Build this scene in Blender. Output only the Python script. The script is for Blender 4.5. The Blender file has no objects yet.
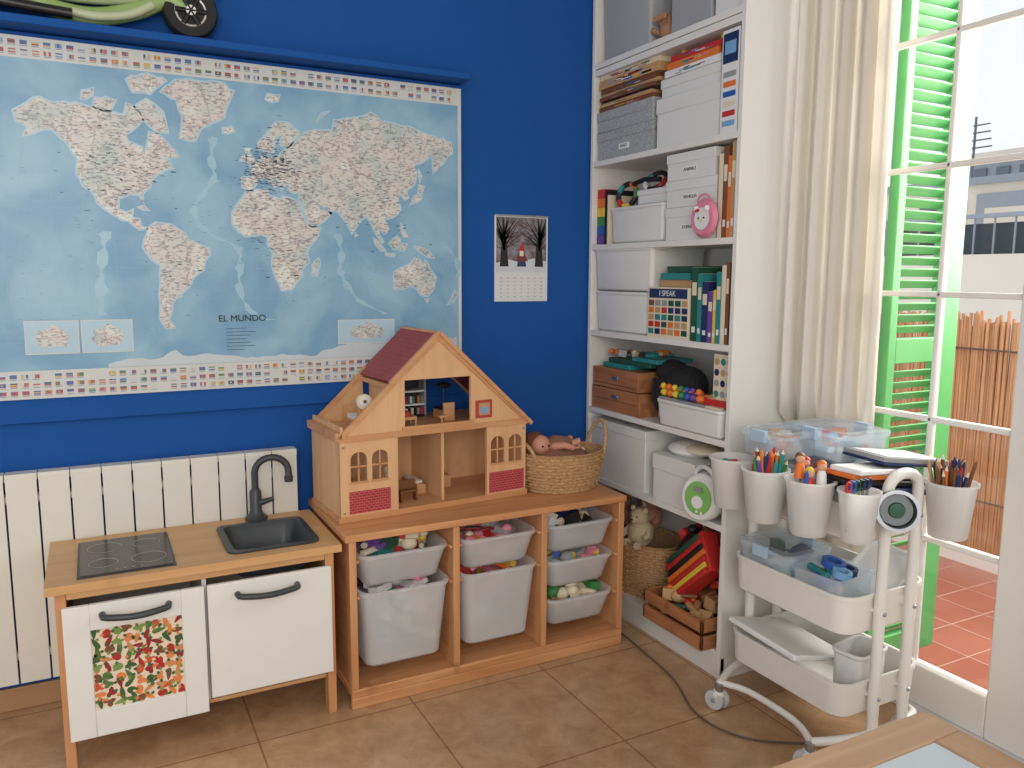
import bpy, bmesh, math, random
from mathutils import Matrix, Vector
from mathutils.geometry import tessellate_polygon
R=random.Random(7)
sc=bpy.context.scene
try:
    sc.view_settings.view_transform='Standard'
except Exception: pass

# ---------------------------------------------------------------- colours / materials
def S(r,g,b):
    def l(c):
        c=c/255.
        return c/12.92 if c<=.04045 else ((c+.055)/1.055)**2.4
    return (l(r),l(g),l(b),1)
MATS={}
def nt(name):
    m=bpy.data.materials.new(name); m.use_nodes=True
    n=m.node_tree; b=n.nodes['Principled BSDF']
    return m,n,b
def plain(name,col,rough=.5,metal=0,var=.08,scale=12,bump=0,bscale=60,spec=.5,emit=0):
    if name in MATS: return MATS[name]
    m,n,b=nt(name)
    tc=n.nodes.new('ShaderNodeTexCoord')
    no=n.nodes.new('ShaderNodeTexNoise'); no.inputs['Scale'].default_value=scale; no.inputs['Detail'].default_value=4
    n.links.new(tc.outputs['Object'],no.inputs['Vector'])
    mr=n.nodes.new('ShaderNodeMapRange'); mr.inputs['To Min'].default_value=1-var; mr.inputs['To Max'].default_value=1+var
    n.links.new(no.outputs['Fac'],mr.inputs['Value'])
    mx=n.nodes.new('ShaderNodeVectorMath'); mx.operation='SCALE'
    mx.inputs[0].default_value=col[:3]
    n.links.new(mr.outputs[0],mx.inputs['Scale'])
    n.links.new(mx.outputs[0],b.inputs['Base Color'])
    b.inputs['Roughness'].default_value=rough; b.inputs['Metallic'].default_value=metal
    b.inputs['Specular IOR Level'].default_value=spec
    if bump:
        n2=n.nodes.new('ShaderNodeTexNoise'); n2.inputs['Scale'].default_value=bscale
        n.links.new(tc.outputs['Object'],n2.inputs['Vector'])
        bp=n.nodes.new('ShaderNodeBump'); bp.inputs['Strength'].default_value=bump; bp.inputs['Distance'].default_value=.01
        n.links.new(n2.outputs['Fac'],bp.inputs['Height']); n.links.new(bp.outputs[0],b.inputs['Normal'])
    MATS[name]=m; return m
def wood(name,c1,c2,axis='x',scale=1,rough=.45,knots=.7):
    if name in MATS: return MATS[name]
    m,n,b=nt(name)
    tc=n.nodes.new('ShaderNodeTexCoord'); mp=n.nodes.new('ShaderNodeMapping')
    s={'x':(1.2,14,14),'y':(14,1.2,14),'z':(14,14,1.2)}[axis]
    mp.inputs['Scale'].default_value=[k*scale for k in s]
    n.links.new(tc.outputs['Object'],mp.inputs['Vector'])
    no=n.nodes.new('ShaderNodeTexNoise'); no.inputs['Scale'].default_value=2.2; no.inputs['Detail'].default_value=6; no.inputs['Distortion'].default_value=.6
    n.links.new(mp.outputs[0],no.inputs['Vector'])
    n3=n.nodes.new('ShaderNodeTexNoise'); n3.inputs['Scale'].default_value=9; n3.inputs['Detail'].default_value=2
    n.links.new(tc.outputs['Object'],n3.inputs['Vector'])
    r=n.nodes.new('ShaderNodeValToRGB')
    r.color_ramp.elements[0].position=.3; r.color_ramp.elements[0].color=c1
    r.color_ramp.elements[1].position=.68; r.color_ramp.elements[1].color=c2
    n.links.new(no.outputs['Fac'],r.inputs['Fac'])
    r2=n.nodes.new('ShaderNodeValToRGB')
    r2.color_ramp.elements[0].position=.24; r2.color_ramp.elements[0].color=(.45,.36,.3,1)
    r2.color_ramp.elements[1].position=.34; r2.color_ramp.elements[1].color=(1,1,1,1)
    n.links.new(n3.outputs['Fac'],r2.inputs['Fac'])
    mx=n.nodes.new('ShaderNodeMix'); mx.data_type='RGBA'; mx.blend_type='MULTIPLY'; mx.inputs['Factor'].default_value=knots
    n.links.new(r.outputs[0],mx.inputs['A']); n.links.new(r2.outputs[0],mx.inputs['B'])
    n.links.new(mx.outputs['Result'],b.inputs['Base Color'])
    b.inputs['Roughness'].default_value=rough
    MATS[name]=m; return m
def plastic(name,col,transp=.15,transl=.4,rough=.3):
    if name in MATS: return MATS[name]
    m,n,b=nt(name); out=n.nodes['Material Output']
    b.inputs['Base Color'].default_value=col; b.inputs['Roughness'].default_value=rough
    no=n.nodes.new('ShaderNodeTexNoise'); no.inputs['Scale'].default_value=8
    mr=n.nodes.new('ShaderNodeMapRange'); mr.inputs['To Min'].default_value=rough*.8; mr.inputs['To Max'].default_value=rough*1.3
    n.links.new(no.outputs['Fac'],mr.inputs['Value']); n.links.new(mr.outputs[0],b.inputs['Roughness'])
    tl=n.nodes.new('ShaderNodeBsdfTranslucent'); tl.inputs['Color'].default_value=col
    tp=n.nodes.new('ShaderNodeBsdfTransparent'); tp.inputs['Color'].default_value=(min(1,col[0]*1.1),min(1,col[1]*1.1),min(1,col[2]*1.1),1)
    a=n.nodes.new('ShaderNodeMixShader'); a.inputs[0].default_value=transl
    n.links.new(b.outputs[0],a.inputs[1]); n.links.new(tl.outputs[0],a.inputs[2])
    c=n.nodes.new('ShaderNodeMixShader'); c.inputs[0].default_value=transp
    n.links.new(a.outputs[0],c.inputs[1]); n.links.new(tp.outputs[0],c.inputs[2])
    n.links.new(c.outputs[0],out.inputs['Surface'])
    MATS[name]=m; return m
def ramped(name,scale,stops,kind='voronoi',rough=.6,vscale=(1,1,1),bump=0,interp='CONSTANT',detail=4):
    if name in MATS: return MATS[name]
    m,n,b=nt(name)
    tc=n.nodes.new('ShaderNodeTexCoord'); mp=n.nodes.new('ShaderNodeMapping'); mp.inputs['Scale'].default_value=vscale
    n.links.new(tc.outputs['Object'],mp.inputs['Vector'])
    if kind=='voronoi':
        t=n.nodes.new('ShaderNodeTexVoronoi'); t.inputs['Scale'].default_value=scale
        sp=n.nodes.new('ShaderNodeSeparateColor'); n.links.new(t.outputs['Color'],sp.inputs[0]); fac=sp.outputs[0]
    else:
        t=n.nodes.new('ShaderNodeTexNoise'); t.inputs['Scale'].default_value=scale; t.inputs['Detail'].default_value=detail; fac=t.outputs['Fac']
    n.links.new(mp.outputs[0],t.inputs['Vector'])
    r=n.nodes.new('ShaderNodeValToRGB'); r.color_ramp.interpolation=interp
    e=r.color_ramp.elements
    e[0].position=stops[0][0]; e[0].color=stops[0][1]; e[1].position=stops[1][0]; e[1].color=stops[1][1]
    for p,c in stops[2:]:
        x=e.new(p); x.color=c
    n.links.new(fac,r.inputs['Fac']); n.links.new(r.outputs[0],b.inputs['Base Color'])
    b.inputs['Roughness'].default_value=rough
    if bump:
        bp=n.nodes.new('ShaderNodeBump'); bp.inputs['Strength'].default_value=bump; bp.inputs['Distance'].default_value=.01
        n.links.new(fac,bp.inputs['Height']); n.links.new(bp.outputs[0],b.inputs['Normal'])
    MATS[name]=m; return m

WHITE=plain('white_laminate',S(228,226,220),.4,var=.02)
WPAINT=plain('white_paint',S(226,223,216),.5,var=.03)
BLUE=plain('blue_wall_paint',S(22,82,156),.75,var=.07,scale=3,bump=.15,bscale=180,spec=.25)
PINE=wood('pine_x',S(190,128,82),S(212,156,108),'x')
PINEY=wood('pine_y',S(190,128,82),S(212,156,108),'y')
PINEZ=wood('pine_z',S(188,128,82),S(210,154,106),'z')
BIRCH=wood('birch_x',S(200,152,100),S(214,170,118),'x',.6,knots=.2)
PLY=wood('dollhouse_ply',S(212,164,118),S(226,182,136),'z',.8,knots=.15)
PLYX=wood('dollhouse_beam',S(194,138,92),S(212,160,114),'x',.8,knots=.3)
CRATE=wood('crate_wood',S(146,90,56),S(182,124,82),'y')
DKGREY=plain('dark_grey_plastic',S(58,62,66),.38,var=.05)
METAL=plain('brushed_metal',S(170,172,175),.3,metal=.9,var=.05)
BLACK=plain('black_plastic',S(20,20,22),.35)
RUBBER=plain('black_rubber',S(28,28,30),.7)
RADW=plain('radiator_enamel',S(224,221,210),.35,var=.02)
BIN=plastic('frosted_bin_plastic',S(244,245,246),.46,.35)
CLEAR=plastic('clear_box_plastic',S(236,240,243),.70,.3,.10)
CUPM=plastic('cup_plastic',S(248,247,244),.26,.4)
PALC=dict(red=S(190,44,40),orange=S(220,116,44),yellow=S(226,190,66),green=S(60,134,70),teal=S(44,132,132),blue=S(42,88,172),lblue=S(120,168,210),purple=S(106,70,146),pink=S(220,130,156),brown=S(120,76,46),cream=S(226,212,186),white=S(228,228,226),grey=S(150,152,154),black=S(30,30,32),dgreen=S(30,80,60),tan=S(190,150,104),navy=S(30,45,90))
def C(n,rough=.5): return plain('toy_'+n,PALC[n],rough)

# ---------------------------------------------------------------- mesh builder
class B:
    def __init__(s,name,bevel=0,seg=2):
        s.name=name;s.v=[];s.f=[];s.mi=[];s.mats=[];s.T=Matrix();s.bevel=bevel;s.seg=seg
    def add(s,vs,fs,m):
        if m not in s.mats: s.mats.append(m)
        k=s.mats.index(m);o=len(s.v)
        s.v+=[tuple(s.T@Vector(v)) for v in vs]
        for f in fs: s.f.append([o+i for i in f]); s.mi.append(k)
    def box(s,x0,x1,y0,y1,z0,z1,m,rz=0,M=None):
        c=Vector(((x0+x1)/2,(y0+y1)/2,(z0+z1)/2))
        vs=[Vector((x,y,z)) for x in (x0,x1) for y in (y0,y1) for z in (z0,z1)]
        if rz or M:
            r=Matrix.Rotation(rz,3,'Z') if rz else Matrix.Identity(3)
            if M: r=M
            vs=[c+r@(v-c) for v in vs]
        s.add(vs,[(0,1,3,2),(4,6,7,5),(0,4,5,1),(2,3,7,6),(0,2,6,4),(1,5,7,3)],m)
    def cyl(s,p0,p1,r0,r1,m,n=16,cap=True):
        p0=Vector(p0);p1=Vector(p1);d=(p1-p0).normalized()
        a=d.orthogonal().normalized();b=d.cross(a)
        vs=[];
        for p,r in((p0,r0),(p1,r1)):
            for i in range(n):
                t=2*math.pi*i/n;vs.append(p+(a*math.cos(t)+b*math.sin(t))*r)
        fs=[(i,(i+1)%n,n+(i+1)%n,n+i) for i in range(n)]
        if cap: fs+=[tuple(range(n))[::-1],tuple(range(n,2*n))]
        s.add(vs,fs,m)
    def tube(s,path,r,m,n=10,closed=False,rs=None):
        path=[Vector(p) for p in path];N=len(path);vs=[]
        up=None
        for i,p in enumerate(path):
            if closed: d=path[(i+1)%N]-path[i-1]
            else: d=path[min(i+1,N-1)]-path[max(i-1,0)]
            d.normalize()
            if up is None: a=d.orthogonal().normalized()
            else:
                a=up-d*up.dot(d)
                a=a.normalized() if a.length>1e-6 else d.orthogonal().normalized()
            up=a;b=d.cross(a);rr=rs[i] if rs else r
            for k in range(n):
                t=2*math.pi*k/n;vs.append(p+(a*math.cos(t)+b*math.sin(t))*rr)
        fs=[]
        for i in range(N if closed else N-1):
            j=(i+1)%N
            for k in range(n):
                fs.append((i*n+k,i*n+(k+1)%n,j*n+(k+1)%n,j*n+k))
        if not closed: fs+=[tuple(range(n))[::-1],tuple((N-1)*n+k for k in range(n))]
        s.add(vs,fs,m)
    def lathe(s,prof,c,m,n=28,sx=1,sy=1,cap0=True,cap1=True,ax=None):
        vs=[];q=Matrix.Identity(3)
        if ax is not None: q=Vector((0,0,1)).rotation_difference(Vector(ax)).to_matrix()
        c=Vector(c)
        for r,z in prof:
            for i in range(n):
                t=2*math.pi*i/n;vs.append(c+q@Vector((r*math.cos(t)*sx,r*math.sin(t)*sy,z)))
        fs=[]
        for j in range(len(prof)-1):
            for i in range(n): fs.append((j*n+i,j*n+(i+1)%n,(j+1)*n+(i+1)%n,(j+1)*n+i))
        if cap0: fs.append(tuple(range(n))[::-1])
        if cap1: fs.append(tuple((len(prof)-1)*n+i for i in range(n)))
        s.add(vs,fs,m)
    def sph(s,c,r,m,sc=(1,1,1),n=16,M=None):
        prof=[(max(r*math.sin(math.pi*i/(n//2)),1e-4),-r*math.cos(math.pi*i/(n//2))) for i in range(n//2+1)]
        vs=[];c=Vector(c)
        for q,z in prof:
            for i in range(n):
                t=2*math.pi*i/n;v=Vector((q*math.cos(t)*sc[0],q*math.sin(t)*sc[1],z*sc[2]))
                if M: v=M@v
                vs.append(c+v)
        fs=[]
        for j in range(len(prof)-1):
            for i in range(n): fs.append((j*n+i,j*n+(i+1)%n,(j+1)*n+(i+1)%n,(j+1)*n+i))
        s.add(vs,fs,m)
    def loft(s,lv,m,k=4,cap0=False,cap1=False):
        vs=[];n=4*(k+1)
        for cx,cy,hx,hy,z,rad in lv:
            rad=min(rad,hx*.98,hy*.98)
            for q,(sx,sy) in enumerate([(1,1),(-1,1),(-1,-1),(1,-1)]):
                for i in range(k+1):
                    t=math.pi/2*(q+i/k)
                    vs.append((cx+sx*(hx-rad)+rad*math.cos(t),cy+sy*(hy-rad)+rad*math.sin(t),z))
        fs=[]
        for j in range(len(lv)-1):
            for i in range(n): fs.append((j*n+i,j*n+(i+1)%n,(j+1)*n+(i+1)%n,(j+1)*n+i))
        if cap0: fs.append(tuple(range(n))[::-1])
        if cap1: fs.append(tuple((len(lv)-1)*n+i for i in range(n)))
        s.add(vs,fs,m)
    def prism(s,pts,y0,y1,m,plane='xz'):
        n=len(pts)
        if plane=='xz': vs=[(a,y0,b) for a,b in pts]+[(a,y1,b) for a,b in pts]
        elif plane=='yz': vs=[(y0,a,b) for a,b in pts]+[(y1,a,b) for a,b in pts]
        else: vs=[(a,b,y0) for a,b in pts]+[(a,b,y1) for a,b in pts]
        fs=[tuple(range(n)),tuple(range(n,2*n))[::-1]]+[(i,n+i,n+(i+1)%n,(i+1)%n) for i in range(n)]
        s.add(vs,fs,m)
    def tray(s,cx,cy,hx,hy,z0,z1,rad,m,th=.004,taper=.9,rim=.006):
        s.loft([(cx,cy,hx*taper-.01,hy*taper-.01,z0,rad*.7),(cx,cy,hx*taper,hy*taper,z0+.008,rad*.9),(cx,cy,hx,hy,z1-.012,rad),(cx,cy,hx+rim,hy+rim,z1-.010,rad+rim),(cx,cy,hx+rim,hy+rim,z1,rad+rim),(cx,cy,hx-th,hy-th,z1,rad),(cx,cy,hx*taper-th,hy*taper-th,z0+.01,rad*.8)],m,cap0=True,cap1=True)
    def done(s,sharp=.7,parent=None):
        me=bpy.data.meshes.new(s.name); me.from_pydata(s.v,[],s.f); me.update()
        for m in s.mats: me.materials.append(m)
        for p,k in zip(me.polygons,s.mi): p.material_index=k
        bm=bmesh.new();bm.from_mesh(me);bmesh.ops.recalc_face_normals(bm,faces=bm.faces);bm.to_mesh(me);bm.free()
        me.shade_smooth()
        try: me.set_sharp_from_angle(angle=sharp)
        except Exception: pass
        o=bpy.data.objects.new(s.name,me); sc.collection.objects.link(o)
        if s.bevel:
            md=o.modifiers.new('bevel','BEVEL');md.width=s.bevel;md.segments=s.seg;md.limit_method='ANGLE';md.angle_limit=math.radians(50)
        if parent: o.parent=parent
        return o
def text(name,body,size,loc,rot,m,parent=None):
    cu=bpy.data.curves.new(name,'FONT');cu.body=body;cu.size=size;cu.align_x='CENTER';cu.align_y='CENTER';cu.extrude=.0003
    o=bpy.data.objects.new(name+'_tmp',cu);sc.collection.objects.link(o)
    dg=bpy.context.evaluated_depsgraph_get();me=bpy.data.meshes.new_from_object(o.evaluated_get(dg))
    bpy.data.objects.remove(o)
    q=bpy.data.objects.new(name,me);me.materials.clear();me.materials.append(m);sc.collection.objects.link(q)
    q.location=loc;q.rotation_euler=rot
    if parent: q.parent=parent
    return q
def fill(b,x0,x1,y0,y1,z0,z1,n,pal,seed=0,size=(.02,.05)):
    r=random.Random(seed)
    for i in range(n):
        s=r.uniform(*size);c=Vector((r.uniform(x0+s*.5,x1-s*.5),r.uniform(y0+s*.5,y1-s*.5),r.uniform(z0+s*.3,z1)))
        m=C(r.choice(pal));k=r.random()
        e=Matrix.Rotation(r.uniform(0,3),3,'Z')@Matrix.Rotation(r.uniform(-.6,.6),3,'X')
        if k<.5:
            a,bb,cc=s*.5,s*r.uniform(.2,.5),s*r.uniform(.12,.4)
            b.box(c.x-a,c.x+a,c.y-bb,c.y+bb,c.z-cc,c.z+cc,m,M=e)
        elif k<.75:
            d=e@Vector((s*.7,0,0));b.cyl(c-d,c+d,s*.18,s*.18,m,10)
        else: b.sph(c,s*.4,m,(1,.8,.8),12)
def cat(pts,k=6):
    pts=[Vector(p) for p in pts];o=[]
    for i in range(len(pts)-1):
        p0=pts[max(i-1,0)];p1=pts[i];p2=pts[i+1];p3=pts[min(i+2,len(pts)-1)]
        for j in range(k):
            t=j/k;o.append(.5*((2*p1)+(-p0+p2)*t+(2*p0-5*p1+4*p2-p3)*t*t+(-p0+3*p1-3*p2+p3)*t**3))
    o.append(pts[-1]);return o

# ================================================================ ROOM
XW=.385
H=2.75
def room():
    m,n,b=nt('floor_tiles')
    tc=n.nodes.new('ShaderNodeTexCoord');mp=n.nodes.new('ShaderNodeMapping')
    mp.inputs['Location'].default_value=(.01,.05,0)
    n.links.new(tc.outputs['Object'],mp.inputs['Vector'])
    br=n.nodes.new('ShaderNodeTexBrick');br.offset=0;br.inputs['Scale'].default_value=1
    br.inputs['Brick Width'].default_value=.45;br.inputs['Row Height'].default_value=.45;br.inputs['Mortar Size'].default_value=.003;br.inputs['Mortar Smooth'].default_value=.1
    br.inputs['Color1'].default_value=(1,1,1,1);br.inputs['Color2'].default_value=(.9,.9,.9,1);br.inputs['Mortar'].default_value=(.62,.52,.46,1)
    n.links.new(mp.outputs[0],br.inputs['Vector'])
    no=n.nodes.new('ShaderNodeTexNoise');no.inputs['Scale'].default_value=11;no.inputs['Detail'].default_value=10;no.inputs['Roughness'].default_value=.72
    no.inputs['Distortion'].default_value=.5
    n.links.new(tc.outputs['Object'],no.inputs['Vector'])
    r=n.nodes.new('ShaderNodeValToRGB');e=r.color_ramp.elements
    e[0].position=.28;e[0].color=S(170,130,94);e[1].position=.72;e[1].color=S(210,174,134)
    n.links.new(no.outputs['Fac'],r.inputs['Fac'])
    mx=n.nodes.new('ShaderNodeMix');mx.data_type='RGBA';mx.blend_type='MULTIPLY';mx.inputs['Factor'].default_value=1
    n.links.new(r.outputs[0],mx.inputs['A']);n.links.new(br.outputs['Color'],mx.inputs['B'])
    n.links.new(mx.outputs['Result'],b.inputs['Base Color'])
    b.inputs['Roughness'].default_value=.22
    bp=n.nodes.new('ShaderNodeBump');bp.inputs['Strength'].default_value=.25;bp.inputs['Distance'].default_value=.003;bp.invert=True
    n.links.new(br.outputs['Fac'],bp.inputs['Height']);n.links.new(bp.outputs[0],b.inputs['Normal'])
    f=B('floor');f.box(-4,XW+.1,-4.2,.1,-.1,0,m);f.done()
    w=B('wall_back');w.box(-4,XW+.3,0,.15,0,H,BLUE);w.done()
    c=B('ceiling');c.box(-4,XW+.3,-4.2,.15,H,H+.1,plain('ceiling_white',S(235,235,232),.8));c.done()
    Y0,Y1=-.905,-1.62
    w=B('wall_right');w.box(XW,XW+.12,Y0,0,0,H,WPAINT);w.done()
    w=B('wall_right');w.box(XW,XW+.12,-4.2,Y1,0,H,WPAINT);w.done()
    w=B('wall_right');w.box(XW,XW+.12,Y1,Y0,2.42,H,WPAINT);w.done()
    w=B('baseboard_back',.003);w.box(-4,0,-.012,0,0,.07,plain('tile_skirting',S(176,134,96),.4));w.done()
    w=B('baseboard_right',.003);w.box(XW-.012,XW,-4.2,Y1,0,.07,MATS['tile_skirting']);w.done()
    w=B('trim_1',.002);w.box(-3.2,-.535,-.02,0,.85,1.915,BLUE);w.done()
    w=B('trim_2',.003);w.box(-3.2,-.535,-.10,0,1.918,1.94,BLUE);w.done()
    d=B('door_1',.004)
    d.box(XW-.012,XW+.1,Y0-.03,Y0,0,2.42,WPAINT)
    d.box(XW-.012,XW+.1,Y1,Y1+.05,0,2.42,WPAINT)
    d.box(XW-.012,XW+.1,Y1+.05,Y0-.03,2.38,2.42,WPAINT)
    xa,xb=XW+.015,XW+.06
    d.box(xa,xb,Y1+.05,-1.415,0.02,2.38,WPAINT)
    d.box(xa,xb,-.945,Y0-.03,0.02,2.38,WPAINT)
    d.box(xa,xb,-1.415,-.945,.02,.14,WPAINT);d.box(xa,xb,-1.415,-.945,2.30,2.38,WPAINT)
    for z in (.52,.87,1.225,1.58,1.935): d.box(xa+.01,xb-.01,-1.415,-.945,z-.008,z+.008,WPAINT)
    d.box(xa+.01,xb-.01,-1.187,-1.173,.14,2.30,WPAINT)
    d.box(XW-.012,XW+.12,Y1,Y0,0,.02,plain('threshold_alu',S(205,205,205),.35))
    d.done()
    g=B('window_1');gm=bpy.data.materials.new('door_glass');gm.use_nodes=True;n=gm.node_tree
    n.nodes.clear();o=n.nodes.new('ShaderNodeOutputMaterial');tp=n.nodes.new('ShaderNodeBsdfTransparent');gl=n.nodes.new('ShaderNodeBsdfGlossy');gl.inputs['Roughness'].default_value=.02
    fr=n.nodes.new('ShaderNodeFresnel');fr.inputs['IOR'].default_value=1.3;mx=n.nodes.new('ShaderNodeMixShader')
    n.links.new(fr.outputs[0],mx.inputs[0]);n.links.new(tp.outputs[0],mx.inputs[1]);n.links.new(gl.outputs[0],mx.inputs[2]);n.links.new(mx.outputs[0],o.inputs[0])
    g.box(xa+.02,xa+.024,-1.42,-.94,.13,2.31,gm);g.done()
room()

# ---------------------------------------------------------------- outside
def outside():
    t=ramped('terracotta_tiles',3,[(0,S(120,68,56)),(.5,S(144,86,70)),(1,S(160,100,84))],'noise',.3,interp='LINEAR')
    o=B('balcony_floor')
    o.box(XW+.12,2.1,-4,1.5,-.14,-.06,t)
    x=XW+.2
    g=plain('tile_grout',S(168,130,116),.8)
    while x<2.0: o.box(x,x+.005,-4,1.5,-.06,-.0585,g);x+=.2
    y=-4
    while y<1.5: o.box(XW+.12,2.0,y,y+.005,-.06,-.0586,g);y+=.2
    o.done()
    f=B('bamboo_fence')
    bm=ramped('bamboo_canes',6,[(0,S(140,96,64)),(.5,S(178,130,92)),(1,S(208,166,124))],'noise',.6,(1,30,1),interp='LINEAR')
    y=-2.4;r=random.Random(3)
    while y<.8:
        f.cyl((1.9+r.uniform(-.006,.006),y,.0),(1.9+r.uniform(-.01,.01),y+r.uniform(-.008,.008),1.10+r.uniform(-.03,.03)),.0085,.0075,bm,6)
        y+=.0125
    y=-2.4
    while y<.8:
        f.cyl((1.92,y,.0),(1.92+r.uniform(-.01,.01),y+r.uniform(-.01,.01),1.08+r.uniform(-.03,.03)),.0085,.0075,bm,6)
        y+=.015
    for z in (.25,.6,.95): f.cyl((1.885,-2.4,z),(1.885,.8,z),.004,.004,plain('fence_wire',S(90,70,55),.6),6)
    f.box(1.87,2.0,-4,1.5,-.06,.0,WPAINT)
    f.done()
    GR=plain('green_shutter_paint',S(84,164,92),.45,var=.08)
    s=B('louvred_shutter',.003)
    ya,yb=-.955,-.92
    X0,X1=XW+.125,XW+.46
    s.box(X0,X0+.035,ya,yb,0,2.4,GR);s.box(X1-.10,X1,ya,yb,0,2.4,GR)
    for z in (0,1.0,2.3): s.box(X0+.035,X1-.10,ya,yb,z,z+.08,GR)
    z=.10
    while z<2.28:
        if not(.98<z<1.10):
            s.box(X0+.035,X1-.10,-.940,-.934,z-.017,z+.017,GR,M=Matrix.Rotation(.75,3,'X'))
        z+=.036
    s.done()
    b=B('neighbour_building')
    wl=plain('render_white',S(226,218,206),.8,var=.06,scale=1.5);gy=plain('render_grey',S(150,158,168),.8);dg=plain('render_dark',S(104,112,122),.8)
    b.box(6,6.4,-4,8,-3,1.5,wl)
    b.box(6.1,6.15,-4,8,1.5,1.80,plain('dark_tarp',S(62,66,72),.8,var=.25,scale=20))
    for i in range(60): b.cyl((6.05,-4+i*.2,1.5),(6.05,-4+i*.2,1.86),.010,.010,gy,6)
    b.box(6.02,6.08,-4,8,1.85,1.89,gy)
    # rooftop blocks behind
    b.box(11,13,4.6,7.4,-3,2.75,wl);b.box(10.9,13.1,4.5,7.5,2.75,2.86,gy)
    b.box(10.96,11,4.7,5.6,2.05,2.6,gy);b.box(10.96,11,5.8,6.6,2.0,2.5,dg)
    b.box(14,15,6.2,8.4,-3,3.6,gy);b.box(13.9,15.1,6.1,8.5,3.6,3.7,wl)
    for i in range(4): b.box(13.95,14,6.5+i*.45,6.75+i*.45,3.0,3.4,dg)
    b.cyl((11.4,6.0,2.86),(11.4,6.0,3.9),.02,.02,dg,6)
    for i in range(4): b.cyl((11.4,5.7+.02*i,3.4+.12*i),(11.4,6.3-.02*i,3.4+.12*i),.012,.012,dg,6)
    b.box(9,9.3,3.2,4.2,-3,2.2,wl)
    b.done()
outside()

# ---------------------------------------------------------------- curtain
def curtain():
    def cm(name,col,tr):
        m,n,b=nt(name);out=n.nodes['Material Output']
        b.inputs['Base Color'].default_value=col;b.inputs['Roughness'].default_value=.9
        wv=n.nodes.new('ShaderNodeTexNoise');wv.inputs['Scale'].default_value=300
        bp=n.nodes.new('ShaderNodeBump');bp.inputs['Strength'].default_value=.2;bp.inputs['Distance'].default_value=.002
        n.links.new(wv.outputs['Fac'],bp.inputs['Height']);n.links.new(bp.outputs[0],b.inputs['Normal'])
        tl=n.nodes.new('ShaderNodeBsdfTranslucent');tl.inputs['Color'].default_value=col
        mx=n.nodes.new('ShaderNodeMixShader');mx.inputs[0].default_value=tr
        n.links.new(b.outputs[0],mx.inputs[1]);n.links.new(tl.outputs[0],mx.inputs[2]);n.links.new(mx.outputs[0],out.inputs['Surface'])
        return m
    m1=cm('curtain_cream',S(234,229,218),.25);m2=cm('curtain_beige',S(216,208,196),.22)
    c=B('curtain');vs=[];NY=150;NZ=40
    for j in range(NZ+1):
        z=.02+(2.58)*j/NZ
        k=min(max((z-.70)/.22,0),1);k=k*k*(3-2*k)
        ax=.315*(1-k)+(.165)*k; ay=-.72*(1-k)+(-.850)*k
        bx,by=.340,-1.045-.008*math.sin(z*2)
        dx,dy=bx-ax,by-ay;L=math.hypot(dx,dy);nx,ny=dy/L,-dx/L
        for i in range(NY+1):
            u=i/NY
            ph=u*2*math.pi*4.6+.55*math.sin(z*1.1+u*2.5)
            a=(.008+.018*k)*(1+.3*math.sin(u*7+z*.5))
            o=a*(math.sin(ph)+.25*math.sin(2*ph+1))
            bow=-.012*math.sin(u*math.pi)*k
            x=ax+dx*u+nx*(o+bow);y=ay+dy*u+ny*(o+bow)
            if x<.283: y=min(y,-.818)
            vs.append((min(x,.372),y,z))
    f1=[];f2=[]
    for j in range(NZ):
        for i in range(NY):
            a=j*(NY+1)+i;(f1 if i<NY*.40 else f2).append((a,a+1,a+NY+2,a+NY+1))
    c.add(vs,f1,m1);c.mats.append(m2)
    for f in f2: c.f.append(list(f));c.mi.append(1)
    c.done(sharp=3)
    r=B('curtain_rod');r.cyl((.30,-.84,2.64),(.30,-2.2,2.64),.012,.012,METAL,12);r.sph((.30,-.84,2.64),.02,METAL);r.sph((.30,-2.2,2.64),.022,METAL)
    for y in(-1.0,-1.9): r.box(.30,XW,y-.01,y+.01,2.63,2.65,METAL)
    r.done()
curtain()

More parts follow.
